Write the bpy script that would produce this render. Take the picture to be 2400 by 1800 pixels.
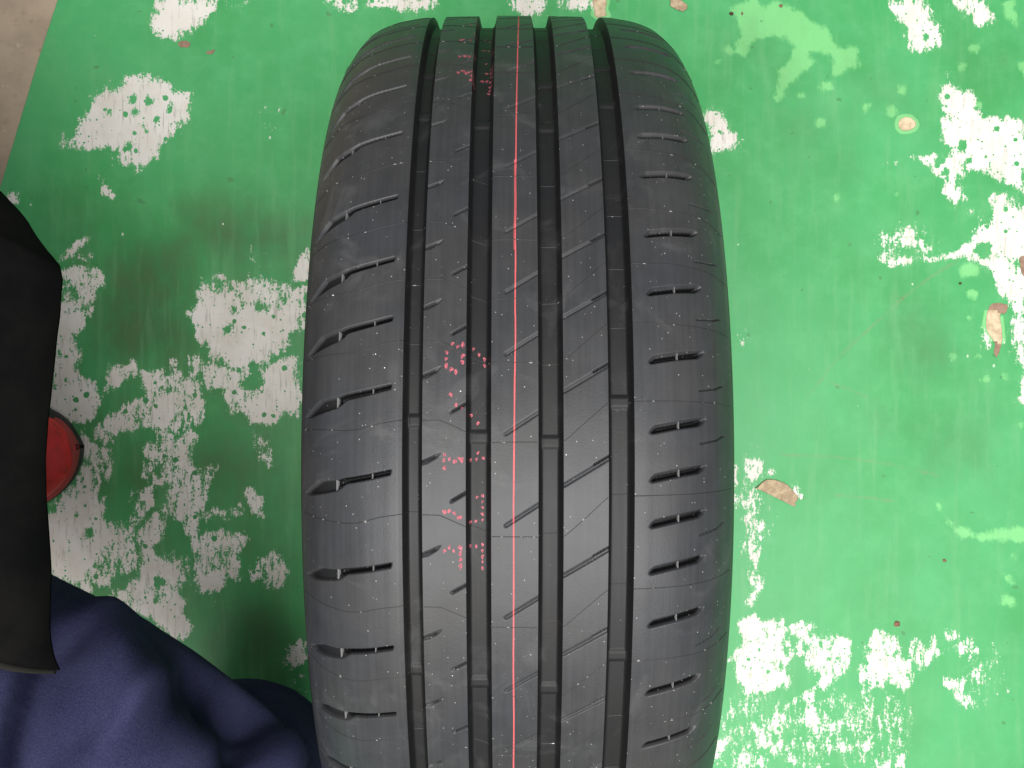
import bpy, bmesh, math, random
import numpy as np
from mathutils import Vector, noise as mnoise

sc = bpy.context.scene
for o in list(bpy.data.objects):
    bpy.data.objects.remove(o)

# ------------------------------------------------------------------ camera
cam_d = bpy.data.cameras.new('camera')
cam_d.sensor_width = 36.0
cam_d.lens = 39.0
cam_d.clip_start = 0.02
cam_d.clip_end = 60.0
cam = bpy.data.objects.new('camera', cam_d)
cam.location = (0.0, 0.0, 1.18)            # held above the tyre, looking straight down
sc.collection.objects.link(cam)
sc.camera = cam

# ------------------------------------------------------------------ light: daylight through a wide workshop opening
world = bpy.data.worlds.new('World')
sc.world = world
world.use_nodes = True
bg = world.node_tree.nodes['Background']
bg.inputs['Color'].default_value = (0.93, 0.97, 1.0, 1)
bg.inputs['Strength'].default_value = 0.34

def area(name, loc, target, sx, sy, power, col):
    d = bpy.data.lights.new(name, 'AREA')
    d.shape = 'RECTANGLE'; d.size = sx; d.size_y = sy; d.energy = power; d.color = col
    o = bpy.data.objects.new(name, d)
    o.location = loc
    o.rotation_euler = (Vector(target) - Vector(loc)).to_track_quat('-Z', 'Y').to_euler()
    sc.collection.objects.link(o)
    return o
area('opening_light', (0.05, -0.85, 3.2), (0.0, 0.0, 0.1), 2.4, 2.2, 176, (1.0, 0.985, 0.96))

sc.view_settings.view_transform = 'Standard'
sc.view_settings.look = 'None'
sc.view_settings.gamma = 1.0
sc.view_settings.exposure = 0.0
sc.view_settings.use_curve_mapping = False
sc.cycles.use_denoising = True
sc.cycles.max_bounces = 4
sc.cycles.diffuse_bounces = 3
sc.cycles.glossy_bounces = 2

# ------------------------------------------------------------------ measured layout
# tyre tread: (lateral s, circumferential t) in millimetres; floor plan: (x, y) in millimetres
SEAM_T = [325.36,289.05,253.62,212.0,163.94,123.97,90.9,57.75,17.63,-29.41,-76.67,-116.51,-156.2]
SEAM_SHAPE = [(-110.26,6.88),(-86.6,5.8),(-80.54,6.33),(-68.74,9.43),(-58.01,11.1),(-47.65,10.97),(-38.74,10.78),(-26.1,5.2),(-13.49,0.0),(9.69,0.0),(22.76,0.45),(25.63,2.74),(42.95,18.28),(44.98,19.73),(57.95,20.17),(77.91,20.52),(96.67,20.61),(108.65,20.82)]
LSLOT = [(-63.38,0.86),(-74.48,-1.57),(-86.47,-3.6),(-92.08,-5.02),(-100.74,-6.27),(-106.78,-10.9),(-109.66,-13.76),(-106.8,-14.31),(-99.35,-12.27),(-90.83,-10.03),(-88.31,-8.39),(-86.47,-6.37),(-74.48,-3.89),(-63.67,-1.27)]
LSLOT_T = [344.02,312.19,277.96,241.38,197.99,151.72,113.74,80.86,45.61,2.85,-44.16,-88.75,-128.68,-169.93]
RSLOT = [(65.53,0.7),(66.51,2.3),(68.44,3.9),(77.57,5.75),(87.26,7.44),(93.89,8.39),(94.75,7.57),(93.57,5.82),(91.02,4.0),(77.57,2.02),(66.69,-0.06)]
RSLOT_T = [387.5,329.09,292.66,255.43,218.55,193.82,164.65,126.63,93.32,57.26,21.84,-2.36,-25.34,-49.34,-77.83,-117.63,-152.5,-186.64]
RSIPE = [(91.74,0.0),(101.19,1.85),(105.79,4.45)]
RSIPE_T = [400.88,302.96,245.91,207.37,151.99,115.74,82.4,44.31,16.82,-30.53,-91.42,-130.89,-158.54]
CSIPE = [(10.86,0.63),(-6.63,-10.73)]
CSIPE_T = [301.39,266.38,227.57,181.91,139.41,105.08,72.41,32.53,-13.1,-60.83,-102.46,-141.67]
DSIPE = [(22.16,-13.71),(46.24,0.74)]
DSIPE_DEEP = [(37.74,-3.14),(46.24,1.89)]
DSIPE_T = [323.6,290.23,251.06,205.23,162.84,127.74,94.45,56.56,10.07,-35.58,-78.22,-118.0,-162.38]
BSIPE = [(-24.44,0.57),(-33.6,-4.78)]
BSIPE_T = [304.93,269.6,232.23,187.05,143.81,109.15,76.78,37.32,-6.96,-53.69,-96.03,-135.27]
ASIPE = [(-48.99,-0.41),(-40.97,2.46),(-38.79,4.18)]
ASIPE_T = [321.8,283.12,246.15,203.48,157.77,119.83,86.46,50.99,8.18,-38.26,-82.55,-122.19,-163.7]
WEAR = [[266.11,220.48,28.6,-105.63],[212.12,20.21,-113.12],[253.2,209.52,17.54,-117.15],[276.71,232.55,38.33,-97.12]]
INK = [[(-32.74,67.17),(-30.11,65.66),(-27.63,66.67),(-35.59,62.72),(-35.84,59.46),(-35.8,55.92),(-33.3,54.14),(-30.98,52.84),(-27.58,60.9),(-27.73,57.66),(-22.57,66.43),(-19.74,63.33),(-16.97,60.86),(-16.95,57.49)],[(-33.37,41.38),(-30.74,36.17),(-27.87,34.84),(-23.44,31.55),(-20.05,27.49)],[(-36.38,11.51),(-36.66,8.65),(-36.37,4.93),(-33.8,9.51),(-31.22,8.2),(-29.22,9.8),(-27.79,8.94),(-20.14,12.18),(-23.79,8.61),(-20.89,8.91),(-17.41,9.51)],[(-20.6,-10.45),(-17.82,-9.85),(-17.82,-12.84),(-17.82,-15.84),(-17.83,-19.26),(-17.83,-22.28),(-21.2,-23.06),(-23.82,-23.25),(-28.38,-19.46),(-29.52,-19.57),(-31.52,-17.44),(-34.1,-16.3),(-36.4,-16.89)],[(-36.5,-36.41),(-34.18,-34.63),(-31.9,-36.37),(-28.73,-34.71),(-28.74,-37.83),(-28.59,-40.96),(-28.61,-44.17),(-23.98,-35.7),(-21.07,-36.12),(-17.86,-35.32),(-17.87,-38.38),(-17.88,-41.64),(-17.89,-44.42),(-17.91,-47.83)],[(-25.64,395.95),(-25.95,350.55),(-29.25,337.8)],[(-33.82,301.98),(-28.83,301.64),(-25.7,314.86),(-17.21,324.53),(-20.25,329.21)],[(-34.23,274.72),(-31.14,275.35),(-28.36,274.44),(-25.5,280.37),(-17.59,303.98),(-20.49,305.16),(-14.54,293.25)],[(-34.17,253.82),(-31.53,255.76),(-29.11,253.61),(-26.46,254.95),(-26.33,250.22),(-26.22,245.65),(-14.96,272.69),(-15.22,267.16),(-15.15,261.89),(-18.04,267.89),(-18.63,282.05),(-17.88,258.14),(-15.46,255.98),(-15.73,250.44),(-16.01,246.44),(-16.64,243.2),(-20.61,258.17)]]
RED = [(1.75,394.38),(1.0,325.36),(-0.0,251.99),(-0.64,210.48),(-0.9,178.28),(-1.13,155.76),(-0.77,150.53),(-1.03,137.37),(-1.4,131.72),(-1.12,114.02),(-1.31,98.46),(-1.68,83.47),(-1.1,81.62),(-1.28,67.71),(-1.69,47.67),(-1.81,29.25),(-2.05,6.38),(-2.27,-16.55),(-2.16,-39.86),(-2.21,-67.59),(-2.31,-99.86),(-2.0,-131.96),(-2.22,-165.39)]
CHIPPED = [(9,[(-411.6,328.0),(-395.2,332.9),(-383.7,319.8),(-369.0,319.8),(-362.4,311.6),(-344.3,306.7),(-343.5,293.6),(-344.3,280.4),(-355.8,268.9),(-370.6,260.7),(-373.9,250.9),(-380.5,239.4),(-392.0,229.5),(-398.5,223.0),(-396.9,237.7),(-410.0,239.4),(-423.1,249.2),(-437.9,250.9),(-452.7,247.6),(-470.7,254.2),(-469.1,272.2),(-459.3,282.1),(-446.1,293.6),(-442.8,301.8),(-429.7,310.0),(-414.9,316.5),(-413.3,323.1)]),(-1.5,[(-452.7,316.5),(-419.9,336.2),(-393.6,337.9),(-364.0,323.1),(-341.1,310.0),(-339.4,280.4),(-377.2,236.1),(-403.4,216.4),(-431.3,239.4),(-472.4,252.5),(-462.5,285.3)]),(9,[(-375.5,408.5),(-314.8,408.5),(-326.3,397.0),(-334.5,387.1),(-341.1,377.3),(-355.8,372.3),(-370.6,372.3),(-380.5,378.9),(-382.1,392.0),(-373.9,398.6)]),(-1.2,[(-314.8,408.5),(-265.5,408.5),(-288.5,398.6),(-326.3,388.8)]),(8,[(-155.7,408.5),(-86.2,408.5),(-90.8,400.3),(-113.5,394.8),(-133.9,399.4),(-153.4,400.3)]),(5,[(-204.7,408.5),(-167.9,408.5),(-171.6,400.3),(-181.5,397.6),(-195.2,400.3)]),(8,[(-1.8,408.5),(40.8,408.5),(37.2,397.6),(18.2,396.2),(4.5,399.4)]),(6,[(53.1,408.5),(87.1,408.5),(79.4,398.5),(68.1,394.8),(56.7,399.4)]),(-1.5,[(-265.5,296.8),(-239.3,296.8),(-240.9,277.1),(-265.5,264.0),(-278.7,273.9)]),(-1,[(-296.7,287.0),(-290.2,287.0),(-291.8,273.9),(-296.7,273.9)]),(1.5,[(-442.0,218.0),(-431.3,213.1),(-424.8,203.3),(-431.3,204.9),(-441.2,208.2)]),(1.5,[(-536.4,203.3),(-528.2,204.9),(-526.6,196.7),(-531.5,193.4)]),(-1.5,[(-431.3,244.3),(-413.3,236.1),(-429.7,223.0)]),(-1.5,[(-406.7,224.6),(-393.6,229.5),(-396.9,218.0)]),(9,[(-326.3,103.8),(-311.5,105.4),(-288.5,102.2),(-283.6,89.0),(-273.8,84.1),(-262.3,87.4),(-237.6,87.4),(-234.4,97.2),(-214.7,97.2),(-218.8,79.2),(-220.4,61.1),(-232.7,49.6),(-236.0,43.1),(-250.8,31.6),(-259.0,31.6),(-262.3,23.4),(-278.7,23.4),(-291.8,23.4),(-308.2,20.1),(-319.7,26.7),(-321.4,41.4),(-332.9,41.4),(-341.1,49.6),(-339.4,62.8),(-344.3,74.3),(-331.2,87.4)]),(0.8,[(-314.8,112.0),(-240.9,105.4),(-232.7,95.6),(-265.5,85.7),(-288.5,102.2)]),(8,[(-285.2,-19.3),(-265.5,-1.3),(-272.1,15.2),(-249.1,21.7),(-232.7,25.0),(-229.4,10.2),(-224.5,-6.2),(-224.5,-24.2),(-236.0,-35.7),(-249.1,-39.0),(-272.1,-42.3),(-285.2,-30.8)]),(6,[(-229.4,133.4),(-212.2,133.4),(-214.7,108.7),(-226.2,110.4),(-234.4,120.2)]),(5,[(-332.9,-2.9),(-329.6,8.6),(-318.1,15.2),(-283.6,15.2),(-282.0,-2.9),(-288.5,-12.7),(-301.7,-6.2),(-326.3,-7.8)]),(6,[(-390.3,-29.2),(-393.6,-16.0),(-387.0,-7.8),(-367.3,-11.1),(-354.2,-14.4),(-352.6,-29.2),(-360.8,-39.0),(-364.0,-45.4),(-380.5,-42.3)]),(4,[(-431.3,0.4),(-426.4,13.5),(-400.2,20.1),(-400.2,11.9),(-419.9,8.6)]),(3,[(-393.6,16.8),(-372.3,16.8),(-372.3,5.3),(-380.5,-6.2),(-392.0,-2.9)]),(2,[(-359.1,23.4),(-354.2,23.4),(-354.2,5.3),(-359.1,5.3)]),(2,[(-341.1,25.0),(-334.5,23.4),(-335.3,8.6),(-342.7,2.0),(-337.8,13.5)]),(7,[(-482.2,79.2),(-446.1,79.2),(-456.0,71.0),(-459.3,59.5),(-467.5,49.6),(-460.9,29.9),(-465.8,16.8),(-459.3,5.3),(-467.5,0.4),(-442.8,0.4),(-441.2,-14.4),(-452.7,-42.3),(-490.4,-45.4),(-493.7,-16.0),(-490.4,13.5),(-487.2,38.1),(-483.9,62.8)]),(4,[(-480.6,121.9),(-469.1,125.1),(-452.7,128.4),(-442.8,121.9),(-437.9,112.0),(-439.6,102.2),(-452.7,98.9),(-464.2,105.4),(-469.1,112.0),(-479.0,113.7)]),(2,[(-477.3,138.3),(-462.5,153.1),(-447.8,162.9),(-457.6,148.1),(-459.3,141.6),(-446.1,138.3),(-452.7,136.6),(-467.5,139.9)]),(1.5,[(-480.6,102.2),(-446.1,102.2),(-442.8,82.5),(-479.0,79.2)]),(3,[(-426.4,-35.7),(-413.3,-19.3),(-396.9,-22.6),(-396.9,-35.7),(-403.4,-45.4),(-429.7,-45.4)]),(3,[(-344.3,-16.0),(-329.6,-11.1),(-327.9,-27.5),(-339.4,-35.7)]),(1.2,[(-433.0,-1.3),(-426.4,13.5),(-400.2,20.1),(-400.2,11.9),(-419.9,0.4)]),(1.3,[(-392.0,16.8),(-370.6,15.2),(-370.6,2.0),(-334.5,0.4),(-329.6,-14.4),(-331.2,-35.7),(-352.6,-42.3),(-380.5,-45.4),(-437.9,-45.4),(-429.7,-29.2),(-413.3,-19.3),(-392.0,-16.0),(-393.6,-2.9)]),(-1.5,[(-282.0,144.8),(-255.7,144.8),(-259.0,113.7),(-282.0,115.3)]),(5,[(-236.0,-287.2),(-222.9,-274.0),(-214.7,-277.3),(-213.0,-297.0),(-227.8,-297.0)]),(-1,[(-364.0,-234.6),(-342.7,-247.8),(-342.7,-267.5),(-354.2,-267.5)]),(-1,[(-245.9,-293.7),(-222.9,-283.9),(-214.7,-333.1),(-232.7,-324.9)]),(0,[(-245.9,-290.5),(-240.9,-287.2),(-242.6,-303.6),(-250.8,-308.5)]),(9,[(401.5,408.5),(444.2,408.5),(445.8,383.8),(455.7,359.2),(440.9,355.9),(424.5,365.8),(413.0,377.3),(409.7,395.3)]),(4,[(472.1,408.5),(506.6,408.5),(509.9,387.1),(498.4,378.9),(486.9,383.8),(475.4,395.3)]),(9,[(459.0,306.7),(470.5,316.5),(486.9,310.0),(493.4,290.3),(501.6,280.4),(547.6,278.8),(547.6,203.3),(534.5,211.5),(518.1,219.7),(503.3,231.2),(488.5,229.5),(477.0,224.6),(473.7,211.5),(477.0,201.6),(468.8,193.4),(463.9,198.3),(467.2,218.0),(450.8,223.0),(436.0,231.2),(434.3,239.4),(460.6,242.7),(467.2,250.9),(460.6,264.0),(457.3,277.1),(465.5,283.7),(459.0,296.8)]),(9,[(201.2,287.0),(216.0,287.0),(220.9,278.8),(230.8,272.2),(239.0,264.0),(235.7,255.8),(219.3,249.2),(207.8,254.2)]),(-1,[(198.0,310.0),(211.1,310.0),(247.2,270.6),(243.9,260.7),(214.4,290.3)]),(3,[(408.1,145.8),(416.3,162.2),(424.5,167.2),(434.3,155.7),(444.2,145.8),(437.6,140.9),(427.8,149.1)]),(-0.5,[(388.4,170.4),(414.6,170.4),(411.4,136.1),(390.0,136.1)]),(-0.5,[(439.3,168.8),(460.6,152.4),(452.4,139.2),(444.2,152.4)]),(2,[(394.9,140.9),(403.1,144.2),(406.4,136.1),(396.6,136.1)]),(9,[(480.3,145.8),(490.2,162.2),(509.9,172.1),(518.1,181.9),(513.1,203.3),(529.5,198.3),(532.8,190.1),(547.6,181.9),(547.6,132.7),(480.3,132.7)]),(0.5,[(396.6,239.4),(414.6,239.4),(414.6,234.5),(396.6,234.5)]),(0.5,[(421.2,241.0),(437.6,241.0),(434.3,236.1)]),(0,[(477.0,191.8),(509.9,185.2),(503.3,172.1),(477.0,178.6)]),(-1,[(460.6,334.6),(493.4,323.1),(477.0,316.5),(459.0,326.4)]),(1.5,[(390.0,136.2),(427.8,136.2),(427.8,130.4),(414.6,131.2),(390.0,133.7)]),(1.5,[(434.3,132.9),(452.4,134.5),(452.4,129.6),(436.0,128.8)]),(1.5,[(459.0,135.3),(481.9,135.3),(481.9,132.0),(460.6,132.0)]),(9,[(485.2,136.2),(531.2,136.2),(534.5,123.0),(547.6,119.7),(547.6,-18.2),(539.4,-11.6),(544.7,21.2),(536.1,44.2),(534.5,59.0),(539.4,73.8),(529.5,85.3),(519.7,96.8),(511.5,111.5),(514.8,119.7),(501.6,126.3)]),(2.5,[(491.8,52.4),(496.7,59.0),(503.3,44.2),(503.3,37.7),(496.7,39.3)]),(-0.8,[(519.7,44.2),(542.7,44.2),(544.7,11.4),(523.0,27.8)]),(5,[(228.3,-90.4),(239.0,-88.7),(239.0,-110.1),(228.3,-110.1)]),(4,[(250.5,-80.5),(266.9,-82.2),(268.5,-93.7),(280.0,-95.3),(266.9,-100.2),(257.1,-100.2),(258.7,-90.4)]),(-0.3,[(230.8,-93.7),(270.2,-103.5),(276.7,-133.1),(230.8,-136.2)]),(2,[(302.2,-106.8),(309.6,-115.0),(304.7,-115.0)]),(-1,[(253.8,-62.5),(270.2,-69.0),(253.8,-70.7)]),(-1,[(228.3,65.6),(247.2,63.9),(253.8,47.5),(243.9,37.7),(229.1,47.5)]),(6,[(237.4,-251.1),(252.1,-249.4),(255.4,-241.2),(262.0,-249.4),(271.8,-251.1),(281.7,-249.4),(285.0,-259.3),(296.4,-262.6),(294.8,-272.4),(286.6,-275.7),(289.9,-288.8),(280.0,-300.3),(288.2,-308.5),(286.6,-321.7),(273.5,-323.3),(258.7,-324.9),(247.2,-321.7),(239.0,-313.4),(240.6,-300.3),(232.4,-297.0),(242.3,-283.9),(245.6,-275.7),(237.4,-260.9)]),(2.5,[(299.7,-257.6),(316.1,-251.1),(322.7,-257.6),(319.4,-267.5),(329.3,-272.4),(339.1,-269.1),(350.6,-275.7),(352.3,-287.2),(353.9,-303.6),(345.7,-313.4),(340.8,-321.7),(329.3,-321.7),(334.2,-311.8),(321.1,-305.2),(311.2,-300.3),(306.3,-292.1),(296.4,-288.8),(294.8,-280.6),(306.3,-280.6),(312.9,-272.4)]),(5,[(375.2,-283.9),(385.1,-269.1),(403.1,-267.5),(411.4,-282.3),(408.1,-287.2),(411.4,-297.0),(424.5,-300.3),(424.5,-311.8),(411.4,-323.3),(406.4,-311.8),(396.6,-310.2),(391.7,-321.7),(381.8,-313.4),(375.2,-302.0)]),(2,[(426.1,-279.0),(437.6,-280.6),(445.8,-270.8),(450.8,-282.3),(444.2,-297.0),(437.6,-302.0),(426.1,-288.8)]),(2,[(462.2,-262.6),(468.8,-265.8),(467.2,-272.4)]),(1.5,[(468.8,-280.6),(483.6,-272.4),(490.2,-287.2),(477.0,-288.8)]),(2,[(483.6,-295.4),(498.4,-305.2),(498.4,-318.4),(488.5,-311.8)]),(1.5,[(462.2,-313.4),(481.9,-318.4),(480.3,-326.6),(493.4,-339.7),(477.0,-336.4)]),(0.5,[(508.2,-275.7),(521.3,-287.2),(519.7,-297.0),(509.9,-283.9)]),(1.2,[(245.6,-141.1),(255.4,-136.2),(260.3,-146.0),(268.5,-149.3),(260.3,-157.5),(263.6,-164.1),(253.8,-169.0),(248.8,-157.5)]),(1.2,[(247.2,-170.6),(258.7,-172.3),(262.0,-182.1),(260.3,-192.0),(250.5,-183.8)]),(0.8,[(247.2,-200.2),(257.1,-201.8),(257.1,-211.7),(252.1,-208.4)]),(0.8,[(252.1,-218.2),(255.4,-228.1),(252.1,-234.6),(248.8,-228.1)]),(-1,[(239.0,-136.2),(280.0,-146.0),(270.2,-201.8),(247.2,-237.9),(240.6,-185.4)]),(2.2,[(252.1,-364.3),(262.0,-362.7),(265.3,-380.7),(255.4,-377.5)]),(2.2,[(275.1,-356.1),(285.0,-352.8),(278.4,-369.3),(273.5,-366.0)]),(2.2,[(316.1,-343.0),(326.0,-349.6),(322.7,-361.0),(316.1,-356.1)]),(2.2,[(296.4,-334.8),(321.1,-323.3),(319.4,-338.1)]),(2.2,[(335.8,-364.3),(344.1,-357.8),(344.1,-367.6)]),(2.2,[(381.8,-370.9),(388.4,-382.4),(381.8,-387.3)]),(2.2,[(280.0,-382.4),(288.2,-379.1),(286.6,-387.3)]),(2.2,[(307.9,-379.1),(312.9,-377.5),(312.9,-384.0)]),(2.2,[(209.4,-389.0),(230.8,-380.7),(229.1,-392.2),(212.7,-397.2)]),(2.2,[(237.4,-392.2),(250.5,-392.2),(248.8,-398.8),(240.6,-398.8)]),(2.2,[(258.7,-393.9),(266.9,-393.9),(263.6,-402.1)]),(2.2,[(294.8,-397.2),(306.3,-395.5),(303.0,-405.4)]),(2.2,[(239.0,-405.4),(247.2,-405.4),(247.2,-411.9)]),(2.2,[(388.4,-402.1),(399.9,-397.2),(403.1,-411.9),(390.0,-411.9)]),(2.2,[(408.1,-398.8),(414.6,-390.6),(414.6,-395.5)]),(2.2,[(398.2,-326.6),(406.4,-339.7),(403.1,-341.3)]),(2.2,[(368.7,-302.0),(372.0,-302.0),(380.2,-333.1),(378.5,-356.1),(375.2,-333.1)]),(-0.9,[(230.8,-324.9),(362.1,-324.9),(427.8,-341.3),(419.6,-411.9),(206.2,-411.9),(214.4,-374.2)]),(-1.8,[(452.4,-300.3),(526.3,-283.9),(534.5,-324.9),(493.4,-349.6)]),(4,[(-437.9,-49.6),(-429.7,-38.1),(-413.3,-21.7),(-396.9,-25.0),(-400.2,-34.9),(-419.9,-43.1),(-426.4,-56.2),(-436.3,-54.6)]),(4,[(-369.0,-87.4),(-362.4,-67.7),(-344.3,-61.1),(-339.4,-64.4),(-344.3,-77.5),(-341.1,-89.0),(-352.6,-87.4),(-362.4,-94.0)]),(0.8,[(-387.0,-74.3),(-370.6,-74.3),(-373.9,-94.0),(-388.7,-92.3)]),(2.5,[(-341.1,-89.0),(-331.2,-94.0),(-323.0,-97.2),(-324.6,-110.4),(-336.1,-110.4),(-339.4,-100.5)]),(3.5,[(-396.9,-113.7),(-383.7,-105.4),(-380.5,-110.4),(-387.0,-120.2),(-393.6,-126.8),(-398.5,-123.5)]),(3.5,[(-387.0,-130.1),(-378.8,-121.9),(-378.8,-126.8),(-387.0,-132.5)]),(3,[(-362.4,-120.2),(-327.9,-116.9),(-327.9,-126.8),(-332.9,-135.0),(-347.6,-143.2),(-359.1,-139.9),(-364.0,-133.4)]),(6,[(-392.0,-161.3),(-380.5,-148.1),(-370.6,-136.6),(-373.9,-159.6),(-378.8,-172.8),(-375.5,-184.2),(-367.3,-185.9),(-364.0,-195.7),(-350.9,-192.4),(-347.6,-215.4),(-350.9,-228.6),(-355.8,-241.7),(-342.7,-258.1),(-354.2,-267.8),(-370.6,-256.5),(-387.0,-241.7),(-406.7,-238.4),(-426.4,-228.6),(-413.3,-215.4),(-400.2,-202.3),(-390.3,-185.9)]),(4.5,[(-349.3,-148.1),(-337.8,-139.9),(-331.2,-153.1),(-323.0,-164.5),(-332.9,-169.5),(-347.6,-158.0)]),(2.5,[(-329.6,-138.3),(-311.5,-136.6),(-309.9,-144.0),(-326.3,-144.0)]),(3,[(-311.5,-146.5),(-303.3,-141.6),(-301.7,-149.8),(-306.6,-153.1)]),(4,[(-334.5,-200.7),(-308.2,-192.4),(-306.6,-208.9),(-314.8,-223.6),(-326.3,-222.0),(-336.1,-212.1)]),(4,[(-301.7,-194.1),(-288.5,-192.4),(-293.5,-212.1),(-300.0,-207.2)]),(3,[(-285.2,-115.3),(-280.3,-110.4),(-275.4,-123.5),(-265.5,-126.8),(-268.8,-136.6),(-275.4,-133.4)]),(1,[(-298.4,-135.0),(-290.2,-131.7),(-288.5,-139.9)]),(3,[(-275.4,-202.3),(-267.2,-190.8),(-265.5,-202.3),(-273.8,-207.2)]),(1,[(-260.6,-192.4),(-252.4,-184.2),(-242.6,-202.3),(-252.4,-215.4),(-259.0,-208.9)]),(2.5,[(-452.7,-205.6),(-439.6,-192.4),(-426.4,-199.0),(-429.7,-215.4),(-442.8,-213.8)]),(8,[(-497.0,-131.7),(-479.0,-123.5),(-465.8,-110.4),(-439.6,-110.4),(-431.3,-125.1),(-431.3,-151.4),(-434.6,-172.8),(-442.8,-189.2),(-452.7,-202.3),(-456.0,-218.7),(-495.4,-199.0),(-498.7,-159.6)]),(1.8,[(-452.7,-57.8),(-429.7,-67.7),(-431.3,-110.4),(-470.7,-110.4),(-452.7,-87.4)]),(1.0,[(-370.6,-49.6),(-337.8,-49.6),(-337.8,-64.4),(-339.4,-87.4),(-316.4,-90.7),(-324.6,-113.7),(-331.2,-136.6),(-360.8,-139.9),(-362.4,-110.4),(-388.7,-94.0),(-387.0,-72.6),(-370.6,-69.3)]),(0.9,[(-400.2,-116.9),(-380.5,-103.8),(-377.2,-126.8),(-396.9,-143.2)]),(1.8,[(-339.4,-159.6),(-282.0,-167.8),(-298.4,-200.7),(-339.4,-200.7)]),(1.6,[(-429.7,-146.5),(-396.9,-151.4),(-400.2,-192.4),(-446.1,-200.7)]),(1.6,[(-301.7,4.5),(-282.0,4.5),(-285.2,-28.3),(-301.7,-28.3)]),(0,[(-275.4,-44.7),(-255.7,-44.7),(-259.0,-87.4),(-272.1,-87.4)])]
PAINT_SPOTS = [(479.5,253.3,4.9),(455.7,237.7,4.6),(486.9,237.7,3.3),(461.4,226.2,4.3),(501.6,142.5,8.2),(440.9,369.1,3.3),(486.9,388.8,4.1),(-403.4,302.6,4.3),(-387.0,300.9,4.3),(-378.0,281.2,3.3),(-401.0,289.4,2.3),(-363.2,291.1,2.5),(-389.5,269.7,2.0),(-406.7,251.7,3.0),(-429.7,287.8,2.5),(-302.5,57.8,3.6),(-295.9,78.4,2.3),(-270.5,80.8,3.0),(-278.7,0.4,7.4),(-275.4,18.4,5.7),(-374.7,-210.8,5.6),(-378.8,-229.7,2.6),(-449.4,-156.7,3.6),(-475.7,3.7,2.3),(-414.9,-211.7,6.6)]
PALE = [[(232.4,403.5),(260.3,408.5),(263.6,398.6),(273.5,405.2),(283.3,406.8),(299.7,400.3),(317.8,388.8),(329.3,380.6),(339.1,369.1),(349.0,360.9),(367.0,360.9),(368.7,339.5),(357.2,334.6),(345.7,326.4),(339.1,329.7),(342.4,342.8),(329.3,352.6),(312.9,354.3),(321.1,342.8),(309.6,326.4),(296.4,314.9),(286.6,311.6),(281.7,323.1),(281.7,334.6),(299.7,344.4),(303.0,359.2),(294.8,367.4),(273.5,367.4),(257.1,365.8),(247.2,349.4),(239.0,352.6),(242.3,372.3),(239.0,387.1)],[(516.4,408.5),(534.5,408.5),(534.5,383.8),(526.3,390.4)],[(541.0,339.5),(547.6,344.4),(547.6,326.4)],[(452.4,-129.6),(470.5,-149.3),(493.4,-159.1),(518.1,-154.2),(547.6,-150.9),(547.6,-165.7),(501.6,-169.0),(470.5,-159.1)],[(519.7,-224.8),(526.3,-221.5),(541.0,-234.6),(531.2,-237.9),(523.0,-233.0)],[(526.3,-205.1),(534.5,-208.4),(531.2,-219.9)],[(534.5,-180.5),(539.4,-183.8),(536.1,-188.7),(532.8,-185.4)]]
PALE_SPOTS = [(376.9,295.2,5.3),(327.6,278.0,4.1),(415.5,311.6,4.1),(403.1,291.9,4.9),(494.3,296.8,3.6),(286.6,309.1,2.5),(281.7,304.7,2.1),(229.1,354.3,3.3),(307.1,306.4,2.0),(220.1,343.6,2.3),(410.5,202.9,1.6),(345.7,197.5,1.5),(491.0,357.6,4.9),(478.7,337.9,3.3),(334.2,316.5,6.6),(504.9,4.8,4.1),(523.8,9.8,4.6),(470.5,29.8,2.6),(485.2,70.5,2.6),(490.2,95.9,4.9),(485.2,121.4,9.8),(539.4,-43.6,3.3),(495.1,30.3,2.3)]
BARE = [(1,[(506.0,78.0),(512.3,79.1),(519.0,77.0),(519.3,68.7),(521.1,58.3),(521.4,47.9),(520.3,41.6),(517.0,41.6),(512.3,45.8),(510.2,48.9),(505.5,55.7),(504.0,63.5),(504.5,70.7)]),(0,[(506.6,81.7),(511.2,85.8),(519.6,86.6),(524.2,84.8),(528.1,84.8),(526.3,77.5),(525.0,74.4),(519.0,75.4),(512.3,77.0),(506.6,76.5)]),(0,[(511.8,47.3),(517.0,43.7),(520.9,42.7),(518.5,34.9),(515.7,25.5),(515.1,28.1),(512.3,33.3),(513.8,40.1)]),(1,[(410.7,276.8),(413.0,282.3),(418.4,284.1),(424.3,283.2),(428.9,279.6),(430.2,275.5),(426.6,271.4),(422.1,269.6),(414.4,269.6),(411.6,273.2)]),(1,[(85.3,410.7),(100.8,410.7),(100.8,403.9),(98.9,398.5),(101.7,392.1),(90.8,389.4),(86.2,393.5),(89.0,395.8),(86.7,400.3)]),(0,[(-355.8,361.7),(-354.0,364.9),(-346.7,365.3),(-342.2,363.1),(-341.7,359.4),(-344.9,357.6),(-354.0,358.5)]),(0,[(-325.9,353.1),(-315.9,356.3),(-317.7,350.8),(-324.0,350.4)]),(0,[(-322.2,332.2),(-319.5,333.1),(-320.4,329.9)]),(0,[(-401.2,295.0),(-399.4,296.8),(-398.5,294.1)]),(0,[(-495.1,256.4),(-491.5,257.3),(-492.4,253.7)]),(0,[(-467.5,241.0),(-463.8,241.4),(-464.7,238.7)]),(0,[(412.5,92.1),(418.4,92.1),(417.5,88.5),(413.9,89.9)]),(0,[(539.2,136.2),(549.2,136.2),(549.2,108.9),(541.9,118.0)]),(2,[(-483.3,408.5),(-503.8,344.9),(-544.6,208.8),(-771.5,-531.0),(-2133.1,-499.2),(-2133.1,2223.8),(77.2,2223.8)])]
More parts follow.
